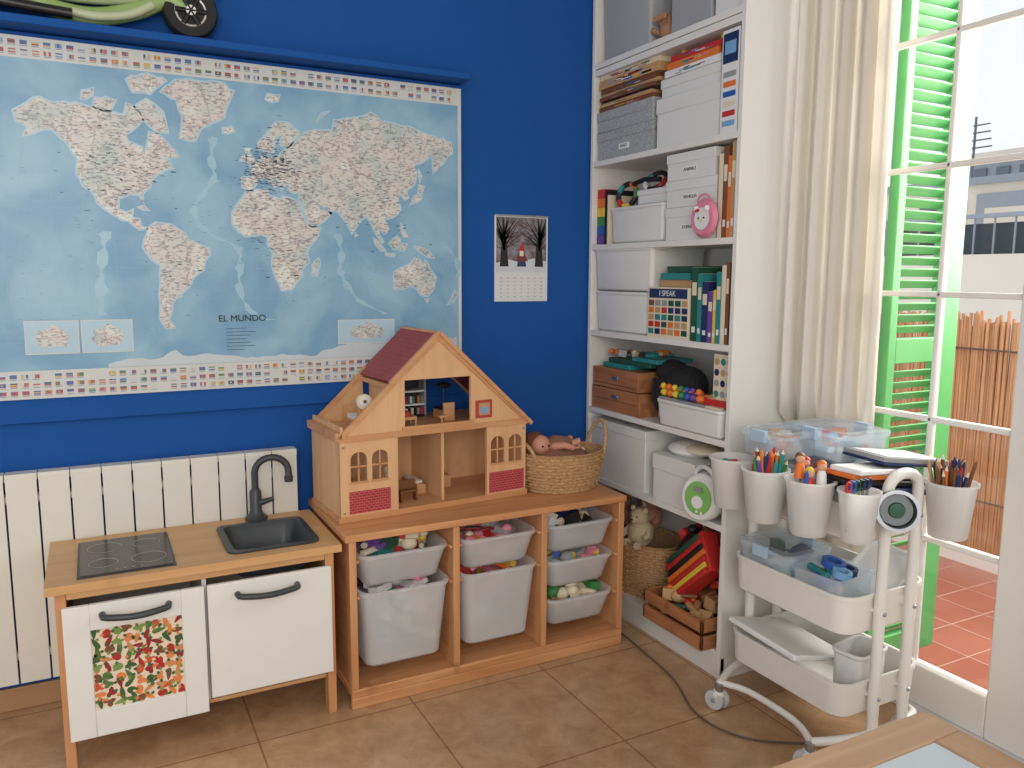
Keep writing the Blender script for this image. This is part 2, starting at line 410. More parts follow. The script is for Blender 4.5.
# ================================================================ WORLD MAP
def worldmap():
    e=bpy.data.objects.new('world_map',None);sc.collection.objects.link(e)
    x0,x1,z0,z1=-1.965,-.540,.920,1.902
    Y=-.021
    paper=plain('map_paper',S(206,208,204),.35,var=.03)
    sea,n,b=nt('map_sea')
    tc=n.nodes.new('ShaderNodeTexCoord')
    no=n.nodes.new('ShaderNodeTexNoise');no.inputs['Scale'].default_value=6;no.inputs['Detail'].default_value=7;no.inputs['Distortion'].default_value=.5
    n.links.new(tc.outputs['Object'],no.inputs['Vector'])
    r=n.nodes.new('ShaderNodeValToRGB');el=r.color_ramp.elements
    el[0].position=.38;el[0].color=S(116,160,190);el[1].position=.66;el[1].color=S(148,186,206)
    n.links.new(no.outputs['Fac'],r.inputs['Fac']);n.links.new(r.outputs[0],b.inputs['Base Color']);b.inputs['Roughness'].default_value=.35
    land,n,b=nt('map_land')
    tc=n.nodes.new('ShaderNodeTexCoord')
    no=n.nodes.new('ShaderNodeTexNoise');no.inputs['Scale'].default_value=11;no.inputs['Detail'].default_value=6
    n.links.new(tc.outputs['Object'],no.inputs['Vector'])
    r=n.nodes.new('ShaderNodeValToRGB');el=r.color_ramp.elements
    el[0].position=.34;el[0].color=S(186,196,192);el[1].position=.64;el[1].color=S(220,220,212)
    x=el.new(.47);x.color=S(208,206,200);x=el.new(.56);x.color=S(212,202,194)
    n.links.new(no.outputs['Fac'],r.inputs['Fac'])
    ds=n.nodes.new('ShaderNodeTexNoise');ds.inputs['Scale'].default_value=30;ds.inputs['Detail'].default_value=3
    n.links.new(tc.outputs['Object'],ds.inputs['Vector'])
    va=n.nodes.new('ShaderNodeVectorMath');va.operation='MULTIPLY_ADD';va.inputs[1].default_value=(.05,.05,.05)
    n.links.new(ds.outputs['Color'],va.inputs[0]);n.links.new(tc.outputs['Object'],va.inputs[2])
    vo=n.nodes.new('ShaderNodeTexVoronoi');vo.feature='DISTANCE_TO_EDGE';vo.inputs['Scale'].default_value=17
    n.links.new(va.outputs[0],vo.inputs['Vector'])
    r2=n.nodes.new('ShaderNodeValToRGB');q=r2.color_ramp.elements;q[0].position=.008;q[0].color=(.60,.50,.55,1);q[1].position=.035;q[1].color=(1,1,1,1)
    n.links.new(vo.outputs['Distance'],r2.inputs['Fac'])
    sp=n.nodes.new('ShaderNodeTexNoise');sp.inputs['Scale'].default_value=150;sp.inputs['Detail'].default_value=2
    mp=n.nodes.new('ShaderNodeMapping');mp.inputs['Scale'].default_value=(.55,1,1.5)
    n.links.new(tc.outputs['Object'],mp.inputs['Vector']);n.links.new(mp.outputs[0],sp.inputs['Vector'])
    r3=n.nodes.new('ShaderNodeValToRGB');q=r3.color_ramp.elements;q[0].position=.36;q[0].color=(.30,.34,.42,1);q[1].position=.48;q[1].color=(1,1,1,1)
    n.links.new(sp.outputs['Fac'],r3.inputs['Fac'])
    a=n.nodes.new('ShaderNodeMix');a.data_type='RGBA';a.blend_type='MULTIPLY';a.inputs['Factor'].default_value=.7
    n.links.new(r.outputs[0],a.inputs['A']);n.links.new(r2.outputs[0],a.inputs['B'])
    c=n.nodes.new('ShaderNodeMix');c.data_type='RGBA';c.blend_type='MULTIPLY';c.inputs['Factor'].default_value=.7
    n.links.new(a.outputs['Result'],c.inputs['A']);n.links.new(r3.outputs[0],c.inputs['B'])
    n.links.new(c.outputs['Result'],b.inputs['Base Color']);b.inputs['Roughness'].default_value=.35
    shelf=plain('map_coast_shelf',S(172,202,216),.35)
    bb=B('board');bb.box(x0,x1,Y-.008,Y,z0,z1,paper)
    yb=Y-.0084
    def rect(a,b_,c_,d,m,dy=0): bb.add([(a,yb-dy,c_),(b_,yb-dy,c_),(b_,yb-dy,d),(a,yb-dy,d)],[(0,1,2,3)],m)
    rect(x0+.012,x1-.012,1.00,1.845,sea,.0004)
    def P(lon,lat,off=0):
        k=1-.12*(abs(lat)/90)**2
        zz=1.372+.0040*lat*(1+.50*(lat/90)**2)
        return (min(-1.235+.00395*lon*k,x1-.014), min(zz,1.838))
    conts={
    'na':[(-168,66),(-156,71),(-140,70),(-125,70),(-110,68),(-95,68),(-94,72),(-84,69),(-82,67),(-94,60),(-92,57),(-82,55),(-80,51),(-78,56),(-77,62),(-70,61),(-65,58),(-56,52),(-66,50),(-60,46),(-70,43),(-74,40),(-76,35),(-81,31),(-80,25),(-83,30),(-90,30),(-97,27),(-97,20),(-91,18),(-87,21),(-88,15),(-83,14),(-82,9),(-77,8),(-83,7),(-90,13),(-97,15),(-105,20),(-110,24),(-114,31),(-120,34),(-124,40),(-124,48),(-132,55),(-142,60),(-151,59),(-160,56),(-158,60),(-165,62)],
    'gl':[(-55,60),(-44,59.5),(-40,65),(-22,70),(-18,76),(-14,80),(-30,82.5),(-60,81),(-70,77),(-58,75),(-53,69)],
    'baffin':[(-64,62),(-72,62),(-78,65),(-88,71),(-80,74),(-68,70)],
    'ell':[(-90,76),(-78,76),(-66,81),(-80,82.5),(-95,80)],
    'vic':[(-117,70),(-105,69),(-102,73),(-116,73)],'banks':[(-125,72),(-118,74),(-118,76),(-125,75)],
    'sa':[(-77,8),(-72,12),(-62,11),(-52,5),(-50,0),(-43,-3),(-35,-6),(-35,-10),(-39,-15),(-40,-21),(-48,-26),(-50,-30),(-57,-36),(-58,-38),(-62,-39),(-65,-42),(-66,-46),(-69,-51),(-65,-55),(-71,-55),(-75,-50),(-73,-42),(-73,-36),(-71,-29),(-70,-18),(-76,-14),(-81,-6),(-80,-1),(-78,3)],
    'af':[(-6,35),(10,37),(11,33),(20,31),(22,33),(32,31),(36,24),(38,18),(43,12),(51,12),(48,5),(42,-2),(39,-7),(41,-15),(35,-20),(35,-25),(32,-28),(27,-34),(19,-35),(15,-27),(12,-17),(13,-9),(9,-2),(9,4),(4,6),(-8,4),(-13,8),(-17,13),(-17,21),(-10,30)],
    'mad':[(44,-25),(47,-25),(50,-15),(49,-12),(44,-17)],
    'scand':[(5,58),(8,58),(12,56),(16,57),(17,61),(21,65),(25,65),(22,61),(29,60),(34,64),(40,66.5),(30,70),(20,70),(12,65),(5,61)],
    'eu':[(-9,37),(-2,36.5),(3,42),(9,44),(13,41),(16,38),(18,40),(13,45),(19,42),(22,37),(24,40),(28,41),(27,37),(36,36),(35,32),(39,24),(43,14),(45,13),(55,18),(59,22),(56,25),(51,25),(50,30),(57,26),(66,25),(70,21),(73,17),(77,8),(80,13),(86,20),(91,22),(95,16),(98,9),(103,1),(104,2),(100,8),(101,13),(105,9),(109,12),(106,20),(113,22),(121,28),(119,35),(122,39),(126,35),(129,36),(128,41),(136,45),(140,52),(137,55),(150,59),(158,62),(156,52),(162,56),(170,60),(178,63),(178,68),(160,70),(140,73),(113,74),(104,77),(85,74),(70,73),(68,69),(55,68),(44,67),(38,64),(32,61),(28,59),(23,57),(19,54),(10,54),(10,57),(8,55),(4,52),(-2,49),(-1,44),(-9,43)],
    'uk':[(-5,50),(1,51),(0,53),(-3,56),(-2,58),(-6,58),(-4,54)],
    'ire':[(-10,52),(-6,52),(-6,55),(-9,54)],'ice':[(-23,64),(-14,65),(-16,66.5),(-23,66)],
    'jp':[(130,32),(136,34),(141,36),(142,40),(145,44),(141,45),(139,39),(133,35)],'sak':[(142,46),(144,50),(142,54)],
    'bor':[(109,1),(113,-3),(117,-3),(119,5),(116,7)],'sum':[(95,5),(100,2),(106,-5),(102,-5)],'jav':[(105,-7),(115,-8),(114,-9),(106,-8)],
    'sul':[(119,-5),(120,1),(125,1),(122,-4)],'png':[(131,-1),(141,-3),(150,-10),(143,-9),(137,-5)],'phi':[(120,18),(122,14),(126,7),(122,7)],
    'au':[(114,-22),(122,-18),(129,-15),(132,-11),(137,-12),(140,-17),(142,-11),(146,-19),(153,-26),(152,-33),(147,-39),(140,-38),(136,-34),(129,-32),(123,-34),(115,-34)],
    'nz':[(173,-35),(176,-38),(173,-42),(167,-46),(171,-41)],'nzem':[(52,71),(60,75),(68,77),(56,73)],'cuba':[(-84,22),(-76,20),(-80,23)],
    'sri':[(80,9),(82,7),(80,6)],'tas':[(145,-41),(148,-41),(147,-43.5)],'sval':[(12,78),(22,78),(24,80),(14,80)],
    }
    def smooth(pts):
        o=[];r=random.Random(len(pts))
        for i,p in enumerate(pts):
            q=pts[(i+1)%len(pts)];o.append(p)
            L=math.hypot(q[0]-p[0],q[1]-p[1])
            if L>5:
                k=int(L/3.5)
                for j in range(1,k):
                    t=j/k;o.append((p[0]+(q[0]-p[0])*t+r.uniform(-.6,.6),p[1]+(q[1]-p[1])*t+r.uniform(-.6,.6)))
        return o
    def poly(pp,dy,m):
        tri=tessellate_polygon([[Vector((p[0],p[1],0)) for p in pp]])
        bb.add([(p[0],yb-dy,p[1]) for p in pp],[tuple(t) for t in tri if len(set(t))==3],m)
    for k,pts in conts.items():
        pp=[P(*p) for p in smooth(pts)]
        N=len(pp);A=sum(pp[i][0]*pp[(i+1)%N][1]-pp[(i+1)%N][0]*pp[i][1] for i in range(N))
        sg=1 if A>0 else -1
        o=[]
        for i in range(N):
            a=pp[i-1];c2=pp[(i+1)%N];dx,dz=c2[0]-a[0],c2[1]-a[1];L=math.hypot(dx,dz) or 1
            o.append((min(pp[i][0]+sg*dz/L*.005,x1-.013),min(pp[i][1]-sg*dx/L*.005,1.844)))
        poly(o,.0008,shelf);poly(pp,.0014,land)
    r=random.Random(5);top=[];N=60
    for i in range(N+1):
        u=i/N;x=x0+.30+u*(x1-x0-.32);h=.006+.020*u+.008*math.sin(u*9)+.004*math.sin(u*31)+r.uniform(-.002,.002)
        if .13<u<.19: h+=.022*(1-abs(u-.16)/.03)
        if u>.55: h+=.012
        top.append((x,1.002+max(h,.002)*1.35))
    poly([(x0+.30,1.001)]+top+[(x1-.02,1.001)],.0014,plain('map_ice',S(196,206,210),.35))
    def ridge(pts,w):
        o=[]
        for s_ in(1,-1):
            q=[]
            P2=cat([(P(lo,la)[0],0,P(lo,la)[1]) for lo,la in pts],5)
            for i,p in enumerate(P2):
                q.append((p.x+s_*w*(.5+.35*math.sin(i*1.3)+.2*math.sin(i*2.9+s_)),p.z))
            o+= q if s_==1 else q[::-1]
        poly(o,.0006,MATS['map_ridge'])
    plain('map_ridge',S(156,192,210),.35)
    ridge([(-30,62),(-32,52),(-30,42),(-38,33),(-45,22),(-40,10),(-28,2),(-14,-5),(-13,-20),(-14,-35),(-5,-48),(10,-52)],.016)
    ridge([(65,8),(68,-8),(67,-20),(72,-30),(85,-42),(110,-50)],.016)
    ridge([(-105,5),(-108,-10),(-112,-30),(-115,-48)],.020)
    ridge([(160,0),(172,-12),(176,-25)],.016)
    r=random.Random(11);dk=plain('map_ink',S(56,64,84),.5);dk2=plain('map_ink_light',S(112,126,146),.5)
    for i in range(620):
        if i<370: lo,la=r.gauss(14,12),r.gauss(48,7)
        elif i<430: lo,la=r.gauss(100,22),r.gauss(30,12)
        elif i<520: lo,la=r.gauss(-95,18),r.gauss(42,9)
        elif i<550: lo,la=r.gauss(-60,8),r.gauss(-12,14)
        else: lo,la=r.gauss(18,14),r.gauss(0,16)
        x,z=P(lo,la);w=r.uniform(.002,.007)
        rect(x-w,x+w,z-.0007,z+.0007 if r.random()<.8 else z+.002,dk,.0018)
    for i in range(180):
        lo,la=r.uniform(-175,175),r.uniform(-58,60);x,z=P(lo,la);w=r.uniform(.002,.006);rect(x-w,x+w,z-.0005,z+.0005,dk2,.0018)
    gm=plain('map_graticule',S(138,174,198),.4)
    for la in (-60,-40,-20,0,20,40,60):
        z=P(0,la)[1];rect(x0+.012,x1-.012,z-.0004,z+.0004,gm,.0005)
    for lo in range(-180,181,20):
        pts=[P(lo,la) for la in range(-60,76,15)]
        for a,b_ in zip(pts,pts[1:]):
            bb.add([(a[0]-.0004,yb-.0005,a[1]),(a[0]+.0004,yb-.0005,a[1]),(b_[0]+.0004,yb-.0005,b_[1]),(b_[0]-.0004,yb-.0005,b_[1])],[(0,1,2,3)],gm)
    cols=['red','blue','yellow','green','white','lblue','navy','orange','red','blue','white']
    FC={k:plain('flag_'+k,tuple([.66*c+.08 for c in PALC[k][:3]])+(1,),.4) for k in set(cols)}
    def flags(za,zb,rows,dens=50):
        h=(zb-za)/rows
        for j in range(rows):
            for i in range(dens):
                if r.random()<.06: continue
                w=(x1-x0-.05)/dens;x=x0+.025+i*w;z=za+j*h+h*.28
                fw,fh=w*.62,h*.46;k=r.random();a,b_,c_=[FC[r.choice(cols)] for _ in range(3)]
                if k<.5:
                    for q,m in enumerate((a,b_,c_)): rect(x,x+fw,z+q*fh/3,z+(q+1)*fh/3,m,.0006)
                elif k<.85:
                    for q,m in enumerate((a,b_,c_)): rect(x+q*fw/3,x+(q+1)*fw/3,z,z+fh,m,.0006)
                else: rect(x,x+fw,z,z+fh,a,.0006);rect(x+fw*.3,x+fw*.6,z+fh*.3,z+fh*.7,b_,.0009)
                rect(x,x+fw,z-h*.16,z-h*.10,dk2,.0006)
    flags(1.850,1.898,2);flags(.926,.996,3)
    for a,b_,c_,d in((-1.87,-1.735,1.045,1.14),(-1.73,-1.595,1.045,1.14),(-.985,-.79,1.045,1.125)):
        rect(a,b_,c_,d,paper,.002);rect(a+.003,b_-.003,c_+.003,d-.003,shelf,.0024)
        q=[((a+b_)/2+(b_-a)*.38*math.cos(t*.5)*(.8+.25*math.sin(t*3.1)),(c_+d)/2+(d-c_)*.38*math.sin(t*.5)*(.85+.2*math.cos(t*2.3))) for t in range(12)]
        poly(q,.0028,land)
    for i in range(7): rect(-1.335,-1.335+r.uniform(.05,.09),1.105-i*.011,1.1065-i*.011,dk,.002)
    bb.done(parent=e)
    text('title','EL MUNDO',.028,(-1.285,yb-.003,1.136),(math.pi/2,0,0),C('black'),e)
worldmap()

# ---------------------------------------------------------------- calendar
def calendar():
    c=B('wall_calendar');y=-.004
    c.box(-.398,-.178,y,0,1.178,1.488,plain('calendar_paper',S(220,220,220),.6))
    def rect(a,b_,c_,d,m,dy=0): c.add([(a,y-.0004-dy,c_),(b_,y-.0004-dy,c_),(b_,y-.0004-dy,d),(a,y-.0004-dy,d)],[(0,1,2,3)],m)
    sky=ramped('cal_sky',40,[(.3,S(96,70,62)),(.7,S(150,150,160))],'noise',.6,interp='LINEAR')
    rect(-.392,-.184,1.285,1.482,sky)
    sn=plain('cal_snow',S(206,208,214),.6);tr=plain('cal_trunk',S(38,32,34),.6)
    pts=[(-.392,1.285),(-.184,1.285),(-.184,1.325),(-.24,1.335),(-.30,1.322),(-.34,1.33),(-.392,1.318)]
    c.add([(a,y-.0008,b) for a,b in pts],[tuple(range(len(pts)))],sn)
    r=random.Random(2)
    for tx,s in((-.360,1),(-.215,-1)):
        c.add([(a,y-.0012,b) for a,b in [(tx-.018,1.305),(tx+.018,1.305),(tx+.010,1.40),(tx-.010,1.40)]],[(0,1,2,3)],tr)
        for i in range(44):
            a0=math.pi/2+r.uniform(-1.6,1.6);L=r.uniform(.05,.12);p=(tx,1.39+r.uniform(-.03,.03));q=(min(max(p[0]+L*math.cos(a0),-.39),-.186),min(p[1]+L*abs(math.sin(a0)),1.48))
            c.add([(p[0]-.003,y-.0014,p[1]),(p[0]+.003,y-.0014,p[1]),(q[0]+.001,y-.0014,q[1]+.001),(q[0]-.001,y-.0014,q[1])],[(0,1,2,3)],tr)
    c.add([(a,y-.002,b) for a,b in[(-.308,1.305),(-.268,1.305),(-.280,1.355),(-.298,1.355)]],[(0,1,2,3)],plain('cal_coat',S(50,60,96),.6))
    c.add([(a,y-.0021,b) for a,b in[(-.312,1.325),(-.262,1.325),(-.276,1.352),(-.300,1.352)]],[(0,1,2,3)],plain('cal_scarf',S(120,50,50),.6))
    c.add([(a,y-.0022,b) for a,b in[(-.302,1.36),(-.276,1.36),(-.284,1.40)]],[(0,1,2)],C('red'))
    rect(-.297,-.281,1.343,1.362,C('cream'),.0022)
    gl=plain('cal_grey_ink',S(170,170,176),.6)
    for j in range(6):
        for i in range(7):
            x=-.375+i*.028;z=1.262-j*.0135;rect(x,x+.006,z,z+.003,plain('cal_red_ink',S(200,120,116),.6) if i==6 or j==0 else gl,.0003)
    c.box(-.398,-.178,y-.004,y+.001,1.485,1.491,METAL)
    c.done()
calendar()

# ---------------------------------------------------------------- radiator
def radiator():
    b=B('radiator',.005,3)
    x=-1.138;w=.0805
    while x-w>-2.9:
        b.box(x-w+.0025,x-.0025,-.068,-.052,.105,.708,RADW)
        b.box(x-w*.62,x-w*.38,-.052,-.022,.12,.69,RADW)
        b.box(x-w+.001,x-.001,-.066,-.022,.696,.716,RADW)
        x-=w
    b.cyl((-2.85,-.04,.18),(-1.14,-.04,.18),.015,.015,RADW);b.cyl((-2.85,-.04,.64),(-1.14,-.04,.64),.015,.015,RADW)
    b.cyl((-1.145,-.04,.18),(-1.112,-.04,.18),.010,.010,METAL);b.cyl((-1.115,-.04,.18),(-1.115,-.04,.0),.008,.008,RADW)
    for xx in(-1.5,-2.5):b.box(xx,xx+.03,-.022,-.0205,.6,.66,RADW)
    b.done()
radiator()

# ---------------------------------------------------------------- play kitchen
def kitchen():
    e=bpy.data.objects.new('play_kitchen',None);sc.collection.objects.link(e)
    x0,x1,yf,yb,z=-1.842,-1.106,-.457,-.074,.512
    b=B('cabinet',.0025)
    b.box(x0+.02,x0+.045,yf+.012,yf+.05,0,z-.022,PINEZ);b.box(x1-.045,x1-.02,yf+.012,yf+.05,0,z-.022,PINEZ)
    b.box(x0+.02,x0+.045,yb-.04,yb,0,z-.022,PINEZ);b.box(x1-.045,x1-.02,yb-.04,yb,0,z-.022,PINEZ)
    b.box(x0+.024,x0+.034,yf+.05,yb-.04,.09,z-.022,BIRCH);b.box(x1-.034,x1-.024,yf+.05,yb-.04,.09,z-.022,BIRCH)
    b.box(x0+.045,x1-.045,yf+.03,yb,.105,.117,BIRCH)
    b.box(x0+.045,x1-.045,yb-.01,yb,.117,z-.022,WHITE)
    b.box(-1.480,-1.468,yf+.03,yb,.117,z-.022,WHITE)
    b.box(x0+.045,x1-.045,yf+.014,yf+.028,z-.045,z-.022,BIRCH)
    b.done(parent=e)
    t=B('counter')
    sx0,sx1,sy0,sy1=-1.395,-1.165,-.405,-.160
    t.box(x0,sx0,yf-.003,yb,z-.022,z,BIRCH);t.box(sx1,x1,yf-.003,yb,z-.022,z,BIRCH)
    t.box(sx0,sx1,yf-.003,sy0,z-.022,z,BIRCH);t.box(sx0,sx1,sy1,yb,z-.022,z,BIRCH)
    t.done(parent=e)
    s=B('sink');cx,cy=(sx0+sx1)/2,(sy0+sy1)/2;hx,hy=(sx1-sx0)/2,(sy1-sy0)/2
    s.loft([(cx,cy,hx-.005,hy-.005,z-.02,.02),(cx,cy,hx+.012,hy+.012,z+.001,.03),(cx,cy,hx+.012,hy+.012,z+.006,.03),(cx,cy,hx-.006,hy-.006,z+.006,.025),(cx,cy,hx-.016,hy-.016,z-.01,.03),(cx,cy,hx-.03,hy-.03,z-.07,.03)],DKGREY,cap1=True)
    s.loft([(cx,cy,hx-.02,hy-.02,z-.08,.03),(cx,cy,hx-.005,hy-.005,z-.02,.02)],DKGREY,cap0=True)
    s.lathe([(.014,0),(.014,.002)],(cx,cy,z-.0695),METAL);s.done(parent=e)
    f=B('tap');bx=-1.280;by=-.112
    pts=[(bx,by,z),(bx,by,z+.12),(bx,by-.0,z+.145)]
    for i in range(13):
        t_=math.pi*i/12;pts.append((bx+.05-.05*math.cos(t_),by-.014*i/12,z+.15+.045*math.sin(t_)))
    pts.append((bx+.10,by-.016,z+.125))
    f.tube(pts,.0105,DKGREY,12);f.lathe([(.034,0),(.034,.010),(.022,.02),(.018,.03),(.018,.09),(.012,.10)],(bx,by,z+.0),DKGREY)
    f.cyl((bx+.01,by-.01,z+.055),(bx+.05,by-.025,z+.068),.010,.007,DKGREY);f.cyl((bx+.1,by-.016,z+.132),(bx+.1,by-.016,z+.115),.014,.013,DKGREY)
    f.done(parent=e)
    h=B('hob',.002);hx0,hx1,hy0,hy1=-1.765,-1.545,-.425,-.135
    h.box(hx0,hx1,hy0,hy1,z,z+.006,plain('hob_glass',S(56,48,46),.22))
    ring=plain('hob_ring',S(150,148,146),.3);dk=plain('hob_inner',S(44,38,36),.25)
    for cx,cy,r in((-1.71,-.345,.036),(-1.60,-.345,.044),(-1.705,-.215,.044),(-1.60,-.215,.036)):
        h.lathe([(r,.0),(r,.0008),(r-.0025,.0008),(r-.0025,0)],(cx,cy,z+.0062),ring,40,cap0=False,cap1=False)
        h.lathe([(r-.003,0),(r-.003,.0005)],(cx,cy,z+.0061),dk,40)
    for i in range(4): h.lathe([(.004,0),(.004,.0006)],(-1.68+i*.02,-.408,z+.0062),ring,12)
    h.box(hx0-.006,hx1+.006,hy0-.006,hy1+.006,z,z+.003,DKGREY)
    h.done(parent=e)
    def handle(d,xa,xb,zz,y):
        pts=[(xa,y,zz),(xa+.003,y-.022,zz-.001)]
        for i in range(9):
            u=i/8;pts.append((xa+.012+(xb-xa-.024)*u,y-.028-.006*math.sin(math.pi*u),zz-.005*math.sin(math.pi*u)-.001))
        pts+=[(xb-.003,y-.022,zz-.001),(xb,y,zz)]
        d.tube(pts,.0085,DKGREY,10)
    d=B('door_right',.003);d.box(-1.470,-1.137,yf-.003,yf+.012,.135,.452,WHITE);handle(d,-1.395,-1.235,.418,yf-.003);d.done(parent=e)
    d=B('door_left',.002);a,b_=-1.808,-1.478
    wx0,wx1,wz0,wz1=-1.748,-1.535,.170,.385
    d.box(a,wx0,yf-.003,yf+.012,.100,.452,WHITE);d.box(wx1,b_,yf-.003,yf+.012,.100,.452,WHITE)
    d.box(wx0,wx1,yf-.003,yf+.012,.100,wz0,WHITE);d.box(wx0,wx1,yf-.003,yf+.012,wz1,.452,WHITE)
    handle(d,-1.720,-1.565,.424,yf-.003);d.done(parent=e)
    g=B('oven_window');y=yf+.003
    g.box(wx0,wx1,y,yf+.009,wz0,wz1,plain('print_ground',S(232,214,190),.6))
    r=random.Random(17)
    pc=[S(176,40,34),S(206,84,50),S(84,116,54),S(58,92,50),S(222,132,70),S(236,202,160),S(122,150,78),S(146,34,40),S(200,140,90),S(120,78,50)]
    pm=[plain('print_%d'%i,c,.6) for i,c in enumerate(pc)]
    k=0;W=wx1-wx0;Hh=wz1-wz0;nx,nz=9,9
    for i in range(nx):
        for j in range(nz):
            cx=wx0+W*(i+.5+r.uniform(-.22,.22))/nx;cz=wz0+Hh*(j+.5+r.uniform(-.22,.22))/nz
            m=pm[r.choice([0,0,1,2,2,3,4,4,6,7,8,9])];kind=r.random();an=r.uniform(0,6.28)
            L,w=(.0175,.0060) if kind<.45 else (.0125,.0100)
            pts=[]
            for t in range(12):
                a_=t*math.pi/6;rr=1+(.35*math.sin(3*a_) if kind>.8 else 0)
                px=L*math.cos(a_)*rr;pz=w*math.sin(a_)*rr*(1-.5*math.cos(a_) if kind<.45 else 1)
                X=cx+px*math.cos(an)-pz*math.sin(an);Z=cz+px*math.sin(an)+pz*math.cos(an)
                pts.append((min(max(X,wx0+.001),wx1-.001),y-.0003-.00001*(k%40),min(max(Z,wz0+.001),wz1-.001)))
            g.add(pts,[tuple(range(12))],m);k+=1
            for rep in range(2):
                an+=r.uniform(1,3)
                m2=pm[r.choice([2,3,6,5,3,4])];q=[(cx+.009*math.cos(an+d_)*s_,y-.0009-.0001*rep,cz+.009*math.sin(an+d_)*s_) for d_,s_ in((0,.5),(.4,1.3),(0,1.8),(-.4,1.3))]
                g.add([(min(max(p[0],wx0),wx1),p[1],min(max(p[2],wz0),wz1)) for p in q],[(0,1,2,3)],m2)
    g.done(parent=e)
kitchen()

# ---------------------------------------------------------------- pine storage unit
def trofast():
    e=bpy.data.objects.new('pine_toy_storage',None);sc.collection.objects.link(e)
    x0,x1,yf,yb,H_=-1.085,-.126,-.459,-.025,.534
    b=B('frame',.003)
    b.box(x0-.012,x1+.004,yf-.006,yb,H_-.022,H_,PINE)
    b.box(x0,x1,yf,yb,.035,.060,PINE);b.box(x0,x1,yf,yf+.018,0,.0345,PINE);b.box(x0,x1,yb-.018,yb,0,.0345,PINE)
    w=.022
    cols=[x0,x0+.325,x0+.635,x1-w]
    for i,x in enumerate(cols):
        b.box(x,x+w,yf,yf+.045,.060,H_-.022,PINEZ);b.box(x,x+w,yb-.045,yb,.060,H_-.022,PINEZ)
        b.box(x+.002,x+w-.002,yf+.045,yb-.045,.060,H_-.022,PINEY)
    b.box(x0+w,x1-w,yb-.008,yb-.002,.060,H_-.022,PINE)
    for k in range(3):
        a=cols[k]+w;c=cols[k+1]
        zs=[.455,.345] if k<2 else [.455,.335,.200]
        for z in zs:
            b.box(a,a+.010,yf+.004,yb-.05,z-.012,z-.002,PINEY);b.box(c-.010,c,yf+.004,yb-.05,z-.012,z-.002,PINEY)
    b.done(parent=e)
    pal=['red','blue','green','yellow','teal','purple','brown','grey','orange','dgreen','black','pink']
    def bin_(k,zt,h,seed,pl=pal,up=.018,out=.0):
        a=cols[k]+w+.004;c=cols[k+1]-.004;cx=(a+c)/2;hx=(c-a)/2-.004;cy=(yf+yb)/2-.012-out;hy=.200
        t=B('bin');t.tray(cx,cy,hx-.007,hy,zt-h,zt,.035,BIN,th=.003,taper=.87,rim=.007)
        t.box(cx-.05,cx+.05,cy-hy-.012,cy-hy+.0,zt-.004,zt-.0,BIN)
        t.done(parent=e)
        t=B('toys');fill(t,cx-hx*.82,cx+hx*.82,cy-hy*.85,cy+hy*.8,zt-h*.9,zt+up-.016,110,pl,seed,(.035,.075));t.done(parent=e)
    bin_(0,.460,.105,1,['purple','cream','yellow','teal','red','white','cream','dgreen'],up=.04);bin_(0,.350,.245,2,['pink','lblue','cream','white','grey','white','black','white','green'],up=.03,out=.01)
    bin_(1,.460,.105,3,['white','cream','pink','orange','red','grey']);bin_(1,.350,.245,4,['red','yellow','white','orange','pink','white','cream','white'],up=.04,out=.006)
    bin_(2,.460,.10,5,['navy','grey','black','cream','white']);bin_(2,.338,.10,6,['grey','blue','yellow','pink','white'],up=.012);bin_(2,.205,.10,7,['tan','cream','green','tan','brown','cream'],up=.03)
trofast()

